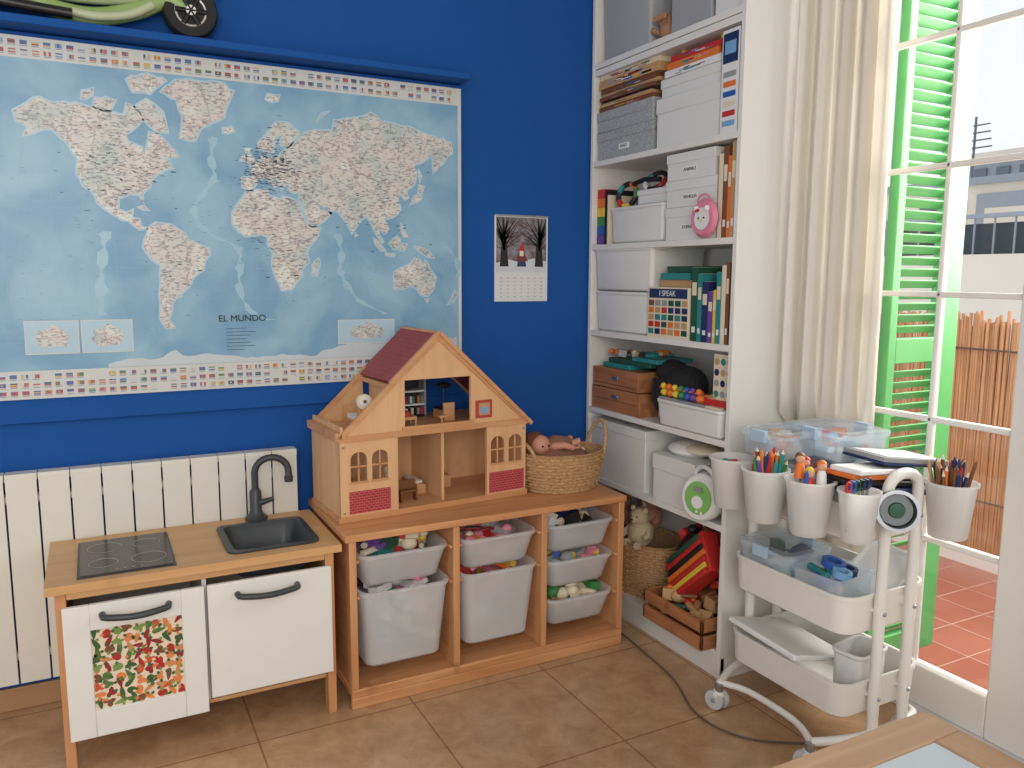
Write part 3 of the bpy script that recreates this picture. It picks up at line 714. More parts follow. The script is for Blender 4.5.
# ---------------------------------------------------------------- dollhouse
def dollhouse():
    e=bpy.data.objects.new('dollhouse',None);sc.collection.objects.link(e)
    T=Matrix.Translation((-.750,-.318,.535))@Matrix.Rotation(math.radians(4),4,'Z')
    W,D,h,ap=.325,.262,.245,.545
    red,n,bs=nt('red_brick_print')
    tc=n.nodes.new('ShaderNodeTexCoord');br=n.nodes.new('ShaderNodeTexBrick');br.inputs['Scale'].default_value=1
    br.inputs['Brick Width'].default_value=.016;br.inputs['Row Height'].default_value=.008;br.inputs['Mortar Size'].default_value=.0008
    br.inputs['Color1'].default_value=S(170,50,56);br.inputs['Color2'].default_value=S(150,40,48);br.inputs['Mortar'].default_value=S(200,110,108)
    sx=n.nodes.new('ShaderNodeSeparateXYZ');cb=n.nodes.new('ShaderNodeCombineXYZ');ad=n.nodes.new('ShaderNodeMath')
    n.links.new(tc.outputs['Object'],sx.inputs[0]);n.links.new(sx.outputs[0],ad.inputs[0]);n.links.new(sx.outputs[1],ad.inputs[1])
    n.links.new(ad.outputs[0],cb.inputs[0]);n.links.new(sx.outputs[2],cb.inputs[1]);n.links.new(cb.outputs[0],br.inputs['Vector'])
    n.links.new(br.outputs['Color'],bs.inputs['Base Color']);bs.inputs['Roughness'].default_value=.5
    roofred,n,bs=nt('roof_red_tiles')
    tc=n.nodes.new('ShaderNodeTexCoord');br=n.nodes.new('ShaderNodeTexBrick');br.inputs['Scale'].default_value=1
    br.inputs['Brick Width'].default_value=.018;br.inputs['Row Height'].default_value=.012;br.inputs['Mortar Size'].default_value=.0009
    br.inputs['Color1'].default_value=S(164,54,56);br.inputs['Color2'].default_value=S(148,46,50);br.inputs['Mortar'].default_value=S(124,36,42)
    sx=n.nodes.new('ShaderNodeSeparateXYZ');cb=n.nodes.new('ShaderNodeCombineXYZ')
    n.links.new(tc.outputs['Object'],sx.inputs[0]);n.links.new(sx.outputs[1],cb.inputs[0]);n.links.new(sx.outputs[2],cb.inputs[1]);n.links.new(cb.outputs[0],br.inputs['Vector'])
    n.links.new(br.outputs['Color'],bs.inputs['Base Color']);bs.inputs['Roughness'].default_value=.45
    b=B('house_body',.0015);b.T=T
    b.box(-W-.006,W+.006,-.006,D,0,.018,PLYX)
    b.box(-W,-W+.01,0,D,.018,h,PLY);b.box(W-.01,W,0,D,.018,h,PLY)
    b.box(-W,W,D-.008,D,.018,h,PLY)
    b.box(-W-.006,W+.006,-.008,D,h,h+.018,PLYX)
    b.box(.02,.03,.02,D,.018,h,PLY)
    def facade(a,c):
        y0,y1=-.004,.008
        wz0,wz1=.122,.212
        m_=(a+c)/2
        L=[(m_-.060,m_-.008),(m_+.008,m_+.060)]
        b.box(a,c,y0,y1,.018,wz0,PLY);b.box(a,c,y0,y1,wz1,h,PLY)
        b.box(a,L[0][0],y0,y1,wz0,wz1,PLY);b.box(L[0][1],L[1][0],y0,y1,wz0,wz1,PLY);b.box(L[1][1],c,y0,y1,wz0,wz1,PLY)
        for p,q in L:
            k=(p+q)/2
            arc=[(p,wz1),(p,wz1-.024)]+[(k-(k-p)*math.cos(t*math.pi/16),wz1-.024+.024*math.sin(t*math.pi/16)) for t in range(1,9)]
            b.prism(arc,y0,y1,PLY);b.prism([(2*k-u,v) for u,v in arc],y0,y1,PLY)
            b.box(k-.0025,k+.0025,y0+.002,y1-.002,wz0,wz1,PLYX);b.box(p,q,y0+.002,y1-.002,(wz0+wz1)/2-.0025,(wz0+wz1)/2+.0025,PLYX)
            b.box(p-.004,q+.004,y0-.003,y0,wz0-.006,wz0,PLYX)
        b.box(m_-.066,m_+.066,y0-.003,y0+.001,.024,.092,red)
    facade(-W,-W+.185);facade(W-.150,W)
    def g(pts,y0=-.004,y1=.008,m=PLY): b.prism(pts,y0,y1,m)
    o=.115;k=(ap-h)/W
    zl=lambda x:h+.018+(ap-h-.018)*(1-abs(x)/W)
    g([(-W,h+.018),(-o,h+.018),(-o,zl(-o))]);g([(W,h+.018),(o,h+.018),(o,zl(o))])
    g([(-o,.418),(o,.418),(o,zl(o)),(0,ap),(-o,zl(-o))])
    for y in (-.010,D-.010):
        b.prism([(-W-.012,h+.012),(-W+.010,h+.012),(0,ap-.008),(0,ap+.016)],y,y+.012,PLYX);b.prism([(W+.012,h+.012),(W-.010,h+.012),(0,ap-.008),(0,ap+.016)],y,y+.012,PLYX)
    b.box(-o-.01,o+.01,-.010,-.002,h+.018,h+.030,PLYX)
    def slab(pa,pb,y0,y1,th,m):
        dx,dz=pb[0]-pa[0],pb[1]-pa[1];L=math.hypot(dx,dz);nx,nz=-dz/L*th,dx/L*th
        if nz<0:nx,nz=-nx,-nz
        b.prism([pa,pb,(pb[0]+nx,pb[1]+nz),(pa[0]+nx,pa[1]+nz)],y0,y1,m)
    slab((0,ap+.008),(-.155,ap+.008-.155*k),-.002,D+.005,.008,roofred)
    slab((0,ap+.008),(W+.015,ap+.008-(W+.015)*k),-.002,D+.005,.008,roofred)
    for s_ in(-1,1):
        e_=W+.015 if s_>0 else .160
        slab((0,ap+.010),(s_*e_,ap+.010-e_*k),-.016,-.002,.012,PLYX)
    b.box(-.006,.006,-.012,D+.005,ap+.010,ap+.020,PLYX)
    b.box(-W-.014,-W+.006,-.01,D,h+.006,h+.030,PLYX)
    b.box(-.160,-.145,.0,D,ap-.155*k-.010,ap-.155*k+.004,PLYX)
    b.box(-W+.004,-W+.012,0,D,h+.018,h+.045,PLY)
    b.box(-o-.012,-o-.004,.01,D,h+.018,.41,PLY)
    b.prism([(-W,h+.018),(-.15,zl(-.15)-.01),(-.15,h+.018)],D-.006,D,PLY)
    b.box(.132,.192,-.008,-.003,h+.034,h+.092,plain('red_frame',S(180,64,56),.5));b.box(.142,.182,-.010,-.007,h+.043,h+.083,C('tan'));b.box(.150,.174,-.0115,-.009,h+.050,h+.070,C('lblue'))
    for x in(-W+.01,W-.01):
        for z in(.03,h-.015): b.cyl((x,-.010,z),(x,-.004,z),.003,.003,METAL,8)
    b.done(parent=e)
    f=B('furniture',.001);f.T=T
    fw=PLYX
    zf=h+.018
    f.box(-.035,.050,D-.07,D-.02,zf,zf+.008,BLACK);f.box(-.035,-.028,D-.07,D-.02,zf,zf+.13,C('grey'));f.box(.043,.050,D-.07,D-.02,zf,zf+.13,C('grey'));f.box(-.035,.05,D-.024,D-.02,zf,zf+.13,C('black'))
    for z in(.04,.085,.128): f.box(-.035,.05,D-.07,D-.02,zf+z,zf+z+.006,C('white'))
    for i in range(8): f.box(-.022+i*.009,-.015+i*.009,D-.06,D-.03,zf+.046,zf+.07,C(['red','blue','cream','green','black','orange','teal','pink'][i]))
    for i in range(6): f.box(-.022+i*.011,-.014+i*.011,D-.06,D-.03,zf+.008,zf+.03,C(['white','black','cream','black','grey','red'][i]))
    f.box(-.11,-.05,.05,.10,zf+.02,zf+.03,fw)
    for x in(-.108,-.055):
        for y in(.053,.093): f.box(x,x+.006,y,y+.006,zf,zf+.02,fw)
    f.box(-.10,-.07,.06,.09,zf+.03,zf+.045,C('red'))
    f.box(.06,.10,.08,.16,zf,zf+.03,fw);f.box(.06,.10,.08,.09,zf+.03,zf+.06,fw)
    f.box(.02,.05,.03,.06,zf+.022,zf+.028,fw);f.cyl((.035,.045,zf),(.035,.045,zf+.022),.004,.004,fw,8)
    f.box(.075,.11,.10,.18,zf+.03,zf+.035,C('black'));f.sph((.09,.14,zf+.11),.02,C('black'),(1.3,1,.5),12);f.cyl((.09,.14,zf+.03),(.09,.14,zf+.11),.003,.003,C('black'),8)
    f.lathe([(.024,0),(.024,.014)],(-.225,.06,zf+.09),C('cream'),24,ax=(0,-1,0));f.lathe([(.017,0),(.017,.001)],(-.225,.045,zf+.09),C('white'),24,ax=(0,-1,0));f.sph((-.225,.045,zf+.092),.006,C('brown'),n=10)
    f.box(-.24,-.21,.05,.075,zf,zf+.068,fw);f.box(-.235,-.16,.10,.20,zf,zf+.022,fw);f.box(-.23,-.165,.11,.19,zf+.022,zf+.035,C('white'));f.box(-.235,-.16,.20,.206,zf,zf+.06,fw)
    f.box(-.20,-.15,.04,.08,zf,zf+.04,fw)
    f.box(-.11,-.05,.05,.075,.05,.056,C('brown'));f.box(-.11,-.05,.072,.078,.056,.085,C('brown'))
    for x in(-.108,-.056): f.box(x,x+.005,.05,.075,.018,.05,C('brown'))
    f.box(-.02,.012,.12,.24,.018,.05,fw);f.box(-.016,.008,.14,.23,.05,.058,C('white'))
    f.box(.05,.12,.15,.24,.018,.06,fw);f.box(-.30,-.24,.10,.2,.018,.10,fw)
    f.cyl((-.12,.14,.018),(-.12,.14,.10),.006,.006,C('cream'));f.sph((-.12,.14,.108),.014,C('cream'))
    f.done(parent=e)
dollhouse()

# ---------------------------------------------------------------- wicker baskets
WICK=ramped('wicker',90,[(.25,S(156,112,70)),(.75,S(212,174,128))],'noise',.8,(1,1,3),bump=.4,interp='LINEAR')
def basket(name,cx,cy,z,rx,ry,h,taper=.8,mat_=WICK):
    b=B(name)
    rows=max(6,int(h/.011));prof=[(taper*.97,0)]
    for i in range(rows*3+1):
        u=i/(rows*3);r=taper+(1-taper)*math.sin(u*math.pi/2)
        prof.append((r+.012*math.sin(i*2*math.pi/3+.5),u*h))
    prof.append((1.03,h+.006));prof.append((.98,h+.008));prof.append((.95,h-.002))
    for i in range(6): prof.append((.93-(.93-taper*.93)*i/5,h-.01-(h-.02)*i/5))
    b.lathe([(r*rx,q) for r,q in prof],(cx,cy,z),mat_,48,1,ry/rx)
    for i in range(44):
        t=2*math.pi*i/44
        for j in range(rows):
            if (i+j)%2: continue
            u=(j+.5)/rows;r=taper+(1-taper)*math.sin(u*math.pi/2)+.012
            b.sph((cx+rx*r*math.cos(t),cy+ry*r*math.sin(t),z+u*h),.007,mat_,(1,1,.7),6)
    return b
b=basket('wicker_basket',-.262,-.255,.535,.158,.128,.128,taper=.84)
for xx,l,hh in((-.128,.03,.115),(-.395,-.02,.06)):
    b.tube([(xx+l*math.sin(math.pi*i/16),-.265-.06*math.cos(math.pi*i/16),.645+hh*math.sin(math.pi*i/16)) for i in range(17)],.0065,WICK,8)
b.done()
def doll():
    SK=plain('doll_skin',S(206,146,122),.55);CL=plain('doll_cloth',S(142,96,80),.9,bump=.3)
    b=B('cloth_doll')
    z=.667
    b.sph((-.345,-.26,z+.022),.036,SK,(1,.95,1),20)
    b.sph((-.355,-.235,z+.033),.039,plain('doll_hair',S(110,66,46),.9),(1,.9,.9),16)
    for s in(-1,1): b.sph((-.343+s*.012,-.293,z+.025),.004,BLACK,n=8)
    b.sph((-.343,-.296,z+.017),.004,SK,n=8);b.box(-.349,-.337,-.295,-.293,z+.005,z+.007,C('red'))
    b.tube([(-.34,-.25,z),(-.28,-.25,z+.010),(-.23,-.24,z+.005)],.03,CL,14,rs=[.022,.042,.036])
    b.tube([(-.30,-.27,z+.015),(-.275,-.31,z+.025),(-.245,-.315,z+.013)],.012,SK,10,rs=[.015,.012,.010])
    for i in range(5): b.cyl((-.245,-.315,z+.013),(-.225,-.322+.005*i,z+.009+.003*abs(2-i)),.0035,.0025,SK,6)
    b.tube([(-.23,-.25,z+.01),(-.20,-.27,z+.025),(-.185,-.25,z-.01)],.014,SK,10);b.tube([(-.23,-.22,z+.01),(-.19,-.20,z+.02),(-.18,-.18,z-.01)],.014,SK,10)
    b.sph((-.18,-.25,z-.012),.018,C('cream'),(1.3,.9,.8),12)
    b.sph((-.27,-.20,z-.01),.06,C('cream'),(1.2,.7,.5),16)
    b.sph((-.262,-.255,z-.035),.095,CL,(1.2,.95,.5),16)
    b.done()
doll()

# ================================================================ BOOKCASE
SH=[.09,.502,.770,1.066,1.389,1.695,2.045]
YA,YB=-.012,-.812
def bookcase():
    b=B('bookcase',.0015)
    b.box(0,.28,YA-.018,YA,0,2.40,WHITE);b.box(0,.28,YB,YB+.018,0,2.40,WHITE)
    b.box(.27,.28,YB,YA,0,2.40,WHITE)
    b.box(0.004,.02,YB,YA,0,.072,WHITE)
    for z in SH: b.box(.001,.272,YB+.018,YA-.018,z-.020,z,WHITE)
    b.box(.001,.272,YB+.018,YA-.018,2.02-.02,2.022,WHITE)
    b.box(.0,.28,YB+.018,YA-.018,2.38,2.40,WHITE)
    b.done()
bookcase()
WB=plain('white_cardboard',S(222,222,218),.6,var=.02)
FROST=plastic('frosted_grey_plastic',S(206,208,210),.2,.3)
GB=ramped('grey_woven_box',220,[(.3,S(128,132,134)),(.7,S(190,192,192))],'noise',.8,interp='LINEAR')
def sbox(y0,y1,z,h,x0=.02,x1=.25,m=WB,lid=True,lidh=None,label=None,name='storage_box',tilt=0):
    b=B(name,.003)
    lh=lidh or min(.045,h*.35)
    if lid:
        b.box(x0+.003,x1-.003,y1+.003,y0-.003,z,z+h-lh+.005,m);b.box(x0,x1,y1,y0,z+h-lh,z+h,m)
    else:
        cx,cy=(x0+x1)/2,(y0+y1)/2
        b.tray(cx,cy,(x1-x0)/2-.005,abs(y0-y1)/2-.005,z,z+h,.015,m,th=.003,taper=.95,rim=.004)
    if label:
        cy=(y0+y1)/2;zc=z+(h-lh)*.55
        b.box(x0-.001+.003*lid,x0+.004,cy-.032,cy+.032,zc-.010,zc+.010,plain('label_card',S(236,236,234),.6))
    o=b.done()
    if label:
        text('label_text',label,.015,(x0-.0015+.003*lid-.0005,(y0+y1)/2,z+(h-lh)*.55),(math.pi/2,0,-math.pi/2),C('black'),o)
    return o
def gamebox(b,y0,y1,z0,z1,x0,x1,cm,side=None,deco=True,seed=0):
    r=random.Random(seed+int(abs(y0)*1000)+int(z0*777))
    b.box(x0,x1,y1,y0,z0,z1,C(cm))
    if deco:
        w=abs(y0-y1);h=z1-z0
        cols=list(PALC)
        for i in range(int(3+w*h*1200)):
            yy=r.uniform(y1+.1*w,y0-.3*w);zz=r.uniform(z0+.12*h,z1-.35*h);ww=r.uniform(.1,.2)*w;hh=r.uniform(.12,.22)*h
            b.box(x0-.0008,x0+.001,yy,yy+ww,zz,zz+hh,C(r.choice(cols)))
# --- top
sbox(-.04,-.34,SH[6],.27,.015,.26,FROST,lid=False);sbox(-.44,-.64,SH[6],.19,.02,.26,FROST,lid=True,lidh=.03)
sbox(-.65,-.785,SH[6],.22,.02,.26,WB,lid=True)
def plush(name,c,r,m,m2,face=(-1,-.3)):
    b=B(name);c=Vector(c);d=Vector((face[0],face[1],0)).normalized();s=Vector((-d.y,d.x,0))
    b.sph(c,r,m,(1,1,1.05),18);hc=c+Vector((0,0,r*1.25))+d*r*.2;b.sph(hc,r*.72,m,(1,1,.95),18)
    for k in(-1,1):
        b.sph(hc+s*k*r*.55+Vector((0,0,r*.55)),r*.24,m,n=10);b.sph(hc+d*r*.62+s*k*r*.25+Vector((0,0,r*.15)),r*.08,BLACK,n=8)
        b.tube([c+s*k*r*.7+Vector((0,0,r*.4)),c+s*k*r*1.0+d*r*.5,c+s*k*r*.9+d*r*.9-Vector((0,0,r*.1))],r*.25,m,10,rs=[r*.28,r*.25,r*.24])
        b.tube([c+s*k*r*.4-Vector((0,0,r*.6)),c+s*k*r*.6+d*r*.9-Vector((0,0,r*.7)),c+s*k*r*.65+d*r*1.3-Vector((0,0,r*.6))],r*.3,m,10,rs=[r*.35,r*.3,r*.28])
    b.sph(hc+d*r*.6-Vector((0,0,r*.12)),r*.28,m2,n=12);b.sph(hc+d*r*.86-Vector((0,0,r*.05)),r*.09,BLACK,n=8)
    return b.done()
BR=plain('plush_brown',S(140,100,70),.95,bump=.5,bscale=200);CRm=plain('plush_cream',S(206,186,154),.95,bump=.5,bscale=200)
b=B('leather_ball_glove');gl_=plain('glove_tan',S(168,124,92),.7)
b.sph((.06,-.39,SH[6]+.035),.035,gl_,(1,1,1),16)
for i in range(4): b.tube([(.05,-.37-.012*i,SH[6]+.05),(.03,-.37-.015*i,SH[6]+.08),(.01,-.375-.016*i,SH[6]+.07)],.009,gl_,8)
b.tube([(.06,-.36,SH[6]+.03),(.02,-.345,SH[6]+.045)],.010,gl_,8);b.done()
# --- 1.695
z=SH[5]
sbox(-.035,-.375,z,.10,.012,.25,GB,lidh=.03,label='LEGO');sbox(-.035,-.375,z+.101,.075,.010,.25,GB,lidh=.035)
b=B('board_game_stack',.002)
st=[('brown',.014,-.04,-.37),('tan',.012,-.05,-.36),('black',.008,-.045,-.38),('brown',.014,-.05,-.37),('tan',.012,-.06,-.39),('brown',.016,-.05,-.37),('tan',.030,-.05,-.40),('cream',.022,-.04,-.39)]
zz=z+.177
for c,h,a,q in st: gamebox(b,a,q,zz,zz+h,.01+R.uniform(0,.02),.25,c);zz+=h+.0005
b.done()
sbox(-.390,-.700,z,.16,.012,.25,WB,lidh=.05);sbox(-.400,-.690,z+.161,.060,.02,.25,WB,lidh=.03)
b=B('board_game_stack',.002);zz=z+.222
for c,h,a,q in [('white',.022,-.42,-.69),('orange',.022,-.43,-.68),('red',.018,-.45,-.69)]: gamebox(b,a,q,zz,zz+h,.02,.25,c);zz+=h+.0005
fill(b,.03,.24,-.68,-.44,zz+.004,zz+.012,12,['red','orange','cream','black','yellow'],4,(.02,.04))
b.done()
b=B('board_game',.002);gamebox(b,-.712,-.785,z,z+.295,.005,.24,'white',deco=False)
b.box(.0035,.006,-.780,-.717,z+.20,z+.285,C('navy'));b.box(.0030,.0055,-.772,-.725,z+.225,z+.262,C('lblue'))
for i in range(6): b.box(.0035,.006,-.775,-.722,z+.02+i*.028,z+.036+i*.028,C(['lblue','red','cream','blue','orange','grey'][i]))
b.done()
# --- 1.389
z=SH[4]
b=B('picture_books',.001)
for i,c in enumerate(['purple','blue','green','yellow','orange','red']): b.box(.02,.22,-.075,-.035,z+.034*i+.002,z+.034*i+.035,C(c))
b.box(.025,.22,-.10,-.078,z,z+.20,C('black'));b.box(.02,.22,-.112,-.101,z,z+.18,C('cream'))
b.done()
sbox(-.118,-.440,z,.130,.015,.22,WB,lid=False);sbox(-.27,-.44,z+.132,.05,.03,.2,WB,lidh=.02)
b=B('wooden_toy_track')
def ring(b,c,r0,cols,ax,th=.010):
    q=Vector((0,0,1)).rotation_difference(Vector(ax)).to_matrix();c=Vector(c)
    for k in range(len(cols)):
        pts=[];a=2*math.pi*k/len(cols);bb=2*math.pi*(k+1)/len(cols)
        for i in range(6):
            t=a+(bb-a)*i/5;pts.append(c+q@Vector((r0*math.cos(t),r0*math.sin(t),0)))
        b.tube(pts,th,C(cols[k]),8)
ring(b,(.05,-.185,z+.175),.040,['black','teal','black','red','yellow','black','green','orange'],(-1,-.3,.2),.010)
ring(b,(.08,-.31,z+.215),.040,['black','teal','white','black','red','black'],(-1,-.3,.9),.009)
b.tube([(.05,-.22,z+.21),(.06,-.27,z+.222),(.06,-.36,z+.215)],.009,C('black'),8)
b.done()
sbox(-.455,-.700,z,.105,.012,.24,WB,lidh=.03,label='CUENTOS');sbox(-.455,-.700,z+.106,.085,.012,.24,WB,lidh=.03,label='VEHICLES');sbox(-.455,-.690,z+.192,.085,.012,.24,WB,lidh=.03,label='ANIMALS')
b=B('round_doll_bag')
b.lathe([(.050,-.012),(.060,0),(.050,.012)],(-.005,-.672,z+.062),C('pink'),32,ax=(-1,0,0))
b.lathe([(.034,0),(.034,.004)],(-.014,-.672,z+.060),C('white'),24,ax=(-1,0,0))
for s in(-1,1):
    b.sph((-.018,-.672+s*.024,z+.090),.010,C('white'),n=10);b.sph((-.020,-.672+s*.012,z+.062),.003,BLACK,n=8)
b.sph((-.020,-.672,z+.054),.003,C('yellow'),n=8);b.sph((-.019,-.652,z+.086),.008,C('red'),(1,1.4,.8),n=8)
b.tube([(-.01,-.672+.030*math.cos(t*math.pi/8),z+.112+.022*math.sin(t*math.pi/8)) for t in range(9)],.003,C('pink'),8)
b.done()
def books(y0,z,specs,x0=.01,name='book_row'):
    b=B(name,.001);y=y0
    for c,t,h,d in specs:
        b.box(x0,x0+d,y-t,y,z,z+h,C(c));b.box(x0-.0006,x0+.001,y-t+.15*t,y-.15*t,z+h*.62,z+h*.80,C('cream'));b.box(x0-.0006,x0+.001,y-t+.25*t,y-.25*t,z+h*.12,z+h*.2,C('white'))
        b.box(x0+.003,x0+d-.004,y-t+.002,y-.002,z+h-.0005,z+h+.0006,C('cream'));y-=t+.001
    return b.done()
books(-.712,z,[('cream',.018,.25,.2),('brown',.020,.27,.2),('orange',.014,.24,.2),('tan',.018,.28,.2)])
# --- 1.066
z=SH[3]
sbox(-.035,-.365,z,.150,.012,.25,WB,lid=False);sbox(-.035,-.40,z+.152,.155,.004,.25,WB,lid=False)
b=B('board_game_stack',.002)
gamebox(b,-.385,-.600,z,z+.170,.004,.12,'cream',deco=False)
for i in range(6):
    for j in range(5):
        b.box(.0025,.0045,-.595+i*.035,-.567+i*.035,z+.012+j*.024,z+.031+j*.024,C(R.choice(['dgreen','tan','red','orange','grey','brown','navy','white','teal'])))
b.box(.0022,.0045,-.592,-.393,z+.134,z+.165,C('navy'))
b.box(.03,.25,-.60,-.42,z+.171,z+.195,C('tan'));b.box(.02,.24,-.58,-.43,z+.1955,z+.217,C('teal'));b.box(.04,.25,-.61,-.44,z+.2175,z+.240,C('dgreen'))
gs=b.done()
text('label_text','I SPEAK',.026,(.0015,-.492,z+.149),(math.pi/2,0,-math.pi/2),C('white'),gs)
books(-.603,z,[('dgreen',.03,.235,.2),('teal',.02,.215,.2),('navy',.028,.19,.2),('purple',.022,.16,.18),('yellow',.012,.165,.2),('teal',.022,.22,.2),('cream',.018,.24,.2),('brown',.014,.25,.2)])
# --- .77
z=SH[2]
b=B('wooden_crate_toy',.003)
b.box(.01,.24,-.345,-.035,z,z+.085,CRATE);b.box(.008,.24,-.335,-.045,z+.088,z+.16,CRATE)
b.box(.007,.011,-.325,-.055,z+.10,z+.104,C('brown'));b.box(.008,.012,-.33,-.05,z+.04,z+.043,C('brown'))
for zz_ in(.05,.12): b.box(.006,.010,-.21,-.17,z+zz_,z+zz_+.012,METAL)
b.done()
b=B('craft_supply_pile',.002)
b.box(.03,.22,-.25,-.08,z+.161,z+.178,C('teal'));b.box(.04,.2,-.36,-.10,z+.1785,z+.195,C('dgreen'));b.box(.04,.2,-.40,-.25,z+.1955,z+.21,C('teal'));fill(b,.03,.2,-.34,-.07,z+.20,z+.220,20,['teal','dgreen','black','cream','orange','grey'],8,(.02,.05));b.done()
b=B('black_bag')
bm_=plain('black_fabric',S(24,24,28),.85,bump=.5,bscale=80)
b.sph((.10,-.435,z+.090),.09,bm_,(1,.85,1.0),20);b.sph((.09,-.50,z+.13),.075,bm_,(1,1,.95),18);b.sph((.10,-.41,z+.17),.055,bm_,(1,1.1,.8),16)
b.tube([(.03,-.40,z+.15),(.01,-.42,z+.10),(.015,-.44,z+.05)],.006,bm_,8);b.done()
sbox(-.462,-.785,z,.092,-.015,.2,WB,lid=False,lidh=.02,label=None)
b=B('toy_pile',.001)
b.box(.02,.15,-.77,-.63,z+.093,z+.118,C('red'));b.box(.0,.15,-.68,-.52,z+.05,z+.094,C('tan'));b.box(.0,.15,-.765,-.69,z+.05,z+.098,C('cream'))
fill(b,.01,.14,-.76,-.60,z+.10,z+.128,8,['red','orange','tan','cream'],5,(.02,.035));b.done()
b=B('rubber_duck_row')
for i,c in enumerate(['yellow','orange','yellow','green','blue','purple','orange']):
    y=-.475-i*.030;b.sph((.02,y,z+.112),.017,C(c),(1,1,.8),14);b.sph((.012,y,z+.134),.011,C(c),n=12);b.cyl((.003,y,z+.132),(-.006,y,z+.131),.004,.001,C('orange'),8);b.sph((.045,y,z+.112),.017,C(c),(1,1,.8),14)
b.box(-.003,.14,-.70,-.470,z+.03,z+.098,C('grey'));b.done()
b=B('patterned_box',.003);b.box(.03,.2,-.785,-.70,z+.118,z+.262,C('cream'))
for i in range(3):
    for j in range(4):
        b.lathe([(.011,0),(.011,.001)],(.0295,-.715-i*.028,z+.137+j*.034),C(['teal','grey','navy','tan'][(i+j)%4]),14,ax=(-1,0,0))
b.done()
# --- .502
z=SH[1]
sbox(-.035,-.385,z,.225,.01,.25,WB,lid=True,lidh=.035);
sbox(-.440,-.660,z,.165,.00,.22,WB,lidh=.055)
b=B('folded_cloth');b.sph((.10,-.53,z+.185),.08,C('white'),(1,1.1,.35),18);b.sph((.09,-.60,z+.195),.06,C('cream'),(1,1.2,.3),18);b.done()
b=B('toy_radio',.004,3)
wp=plain('radio_white',S(228,230,226),.3);gr=plain('radio_green',S(130,186,96),.4)
yc,zc_=-.722,z+.078
b.lathe([(.060,-.03),(.070,-.02),(.070,.015),(.062,.025)],(-.014,yc,zc_),wp,36,ax=(-1,-.25,0),sx=1.12)
b.lathe([(.050,0),(.048,.005),(.042,.006)],(-.038,yc-.006,zc_),gr,32,ax=(-1,-.25,0),sx=1.1)
b.lathe([(.022,0),(.020,.004)],(-.044,yc-.008,zc_-.012),wp,24,ax=(-1,-.25,0))
b.box(-.048,-.042,yc-.028,yc+.012,zc_+.022,zc_+.038,C('grey'))
for i in range(3): b.lathe([(.005,0),(.005,.004)],(-.044,yc-.030+i*.022,zc_-.042),wp,12,ax=(-1,-.25,0))
b.tube([(-.009,yc+.045*math.cos(t*math.pi/10),zc_+.060+.035*math.sin(t*math.pi/10)) for t in range(11)],.007,wp,8)
b.done()
# --- bottom
z=SH[0]
basket('wicker_basket',.12,-.235,z,.115,.19,.20,taper=.85).done()
plush('plush_dog',(.09,-.15,z+.25),.055,BR,CRm);plush('plush_lamb',(.07,-.29,z+.235),.05,CRm,CRm);plush('teddy_bear',(.15,-.24,z+.27),.05,plain('plush_pink',S(180,130,110),.95,bump=.5,bscale=200),CRm)
b=B('wooden_play_food_crate',.002)
x0,x1,y0,y1=-.045,.22,-.47,-.775
for zz_ in(.0,.055,):
    b.box(x0,x0+.01,y1,y0,z+zz_+.004,z+zz_+.046,CRATE);b.box(x1-.01,x1,y1,y0,z+zz_+.004,z+zz_+.046,CRATE);b.box(x0,x1,y1,y1+.01,z+zz_+.004,z+zz_+.046,CRATE);b.box(x0,x1,y0-.01,y0,z+zz_+.004,z+zz_+.046,CRATE)
b.box(x0,x1,y1,y0,z,z+.006,CRATE)
fill(b,x0+.015,x1-.02,y1+.015,y0-.015,z+.03,z+.12,40,['tan','brown','red','tan','brown','orange','dgreen'],9,(.04,.075));b.done()
# leaning flat striped toy (slats) with soft toys behind
b=B('striped_toy_bag',.004)
b.T=Matrix.Translation((.045,-.615,z+.215))@Matrix.Rotation(-.75,4,'X')@Matrix.Rotation(.25,4,'Y')
for i,c in enumerate(['red','yellow','red','orange','black','red','dgreen']):
    b.box(-.03,.03,-.12+.006*abs(i-3),.12-.006*abs(i-3),-.070+i*.020,-.052+i*.020,C(c))
b.box(-.022,.036,-.125,.125,-.071,.070,C('red'))
b.tube([(-.0,-.09+.18*t/12,.07+.035*math.sin(math.pi*t/12)) for t in range(13)],.006,C('black'),8)
b.done()
b=B('soft_toy_pile')
fill(b,.07,.22,-.77,-.45,z+.14,z+.32,34,['red','brown','black','dgreen','brown','cream','red','black'],12,(.05,.09));b.done()
b=B('power_cable');pts=[(-.10,-.03,.45),(-.10,-.035,.20),(-.095,-.06,.02),(-.085,-.2,.006),(-.085,-.4,.006),(-.10,-.55,.006),(-.13,-.75,.006),(-.20,-.95,.006),(-.16,-1.1,.006),(-.02,-1.2,.006)]
b.tube(cat(pts),.003,plain('cable_grey',S(96,84,74),.5),8);b.done()

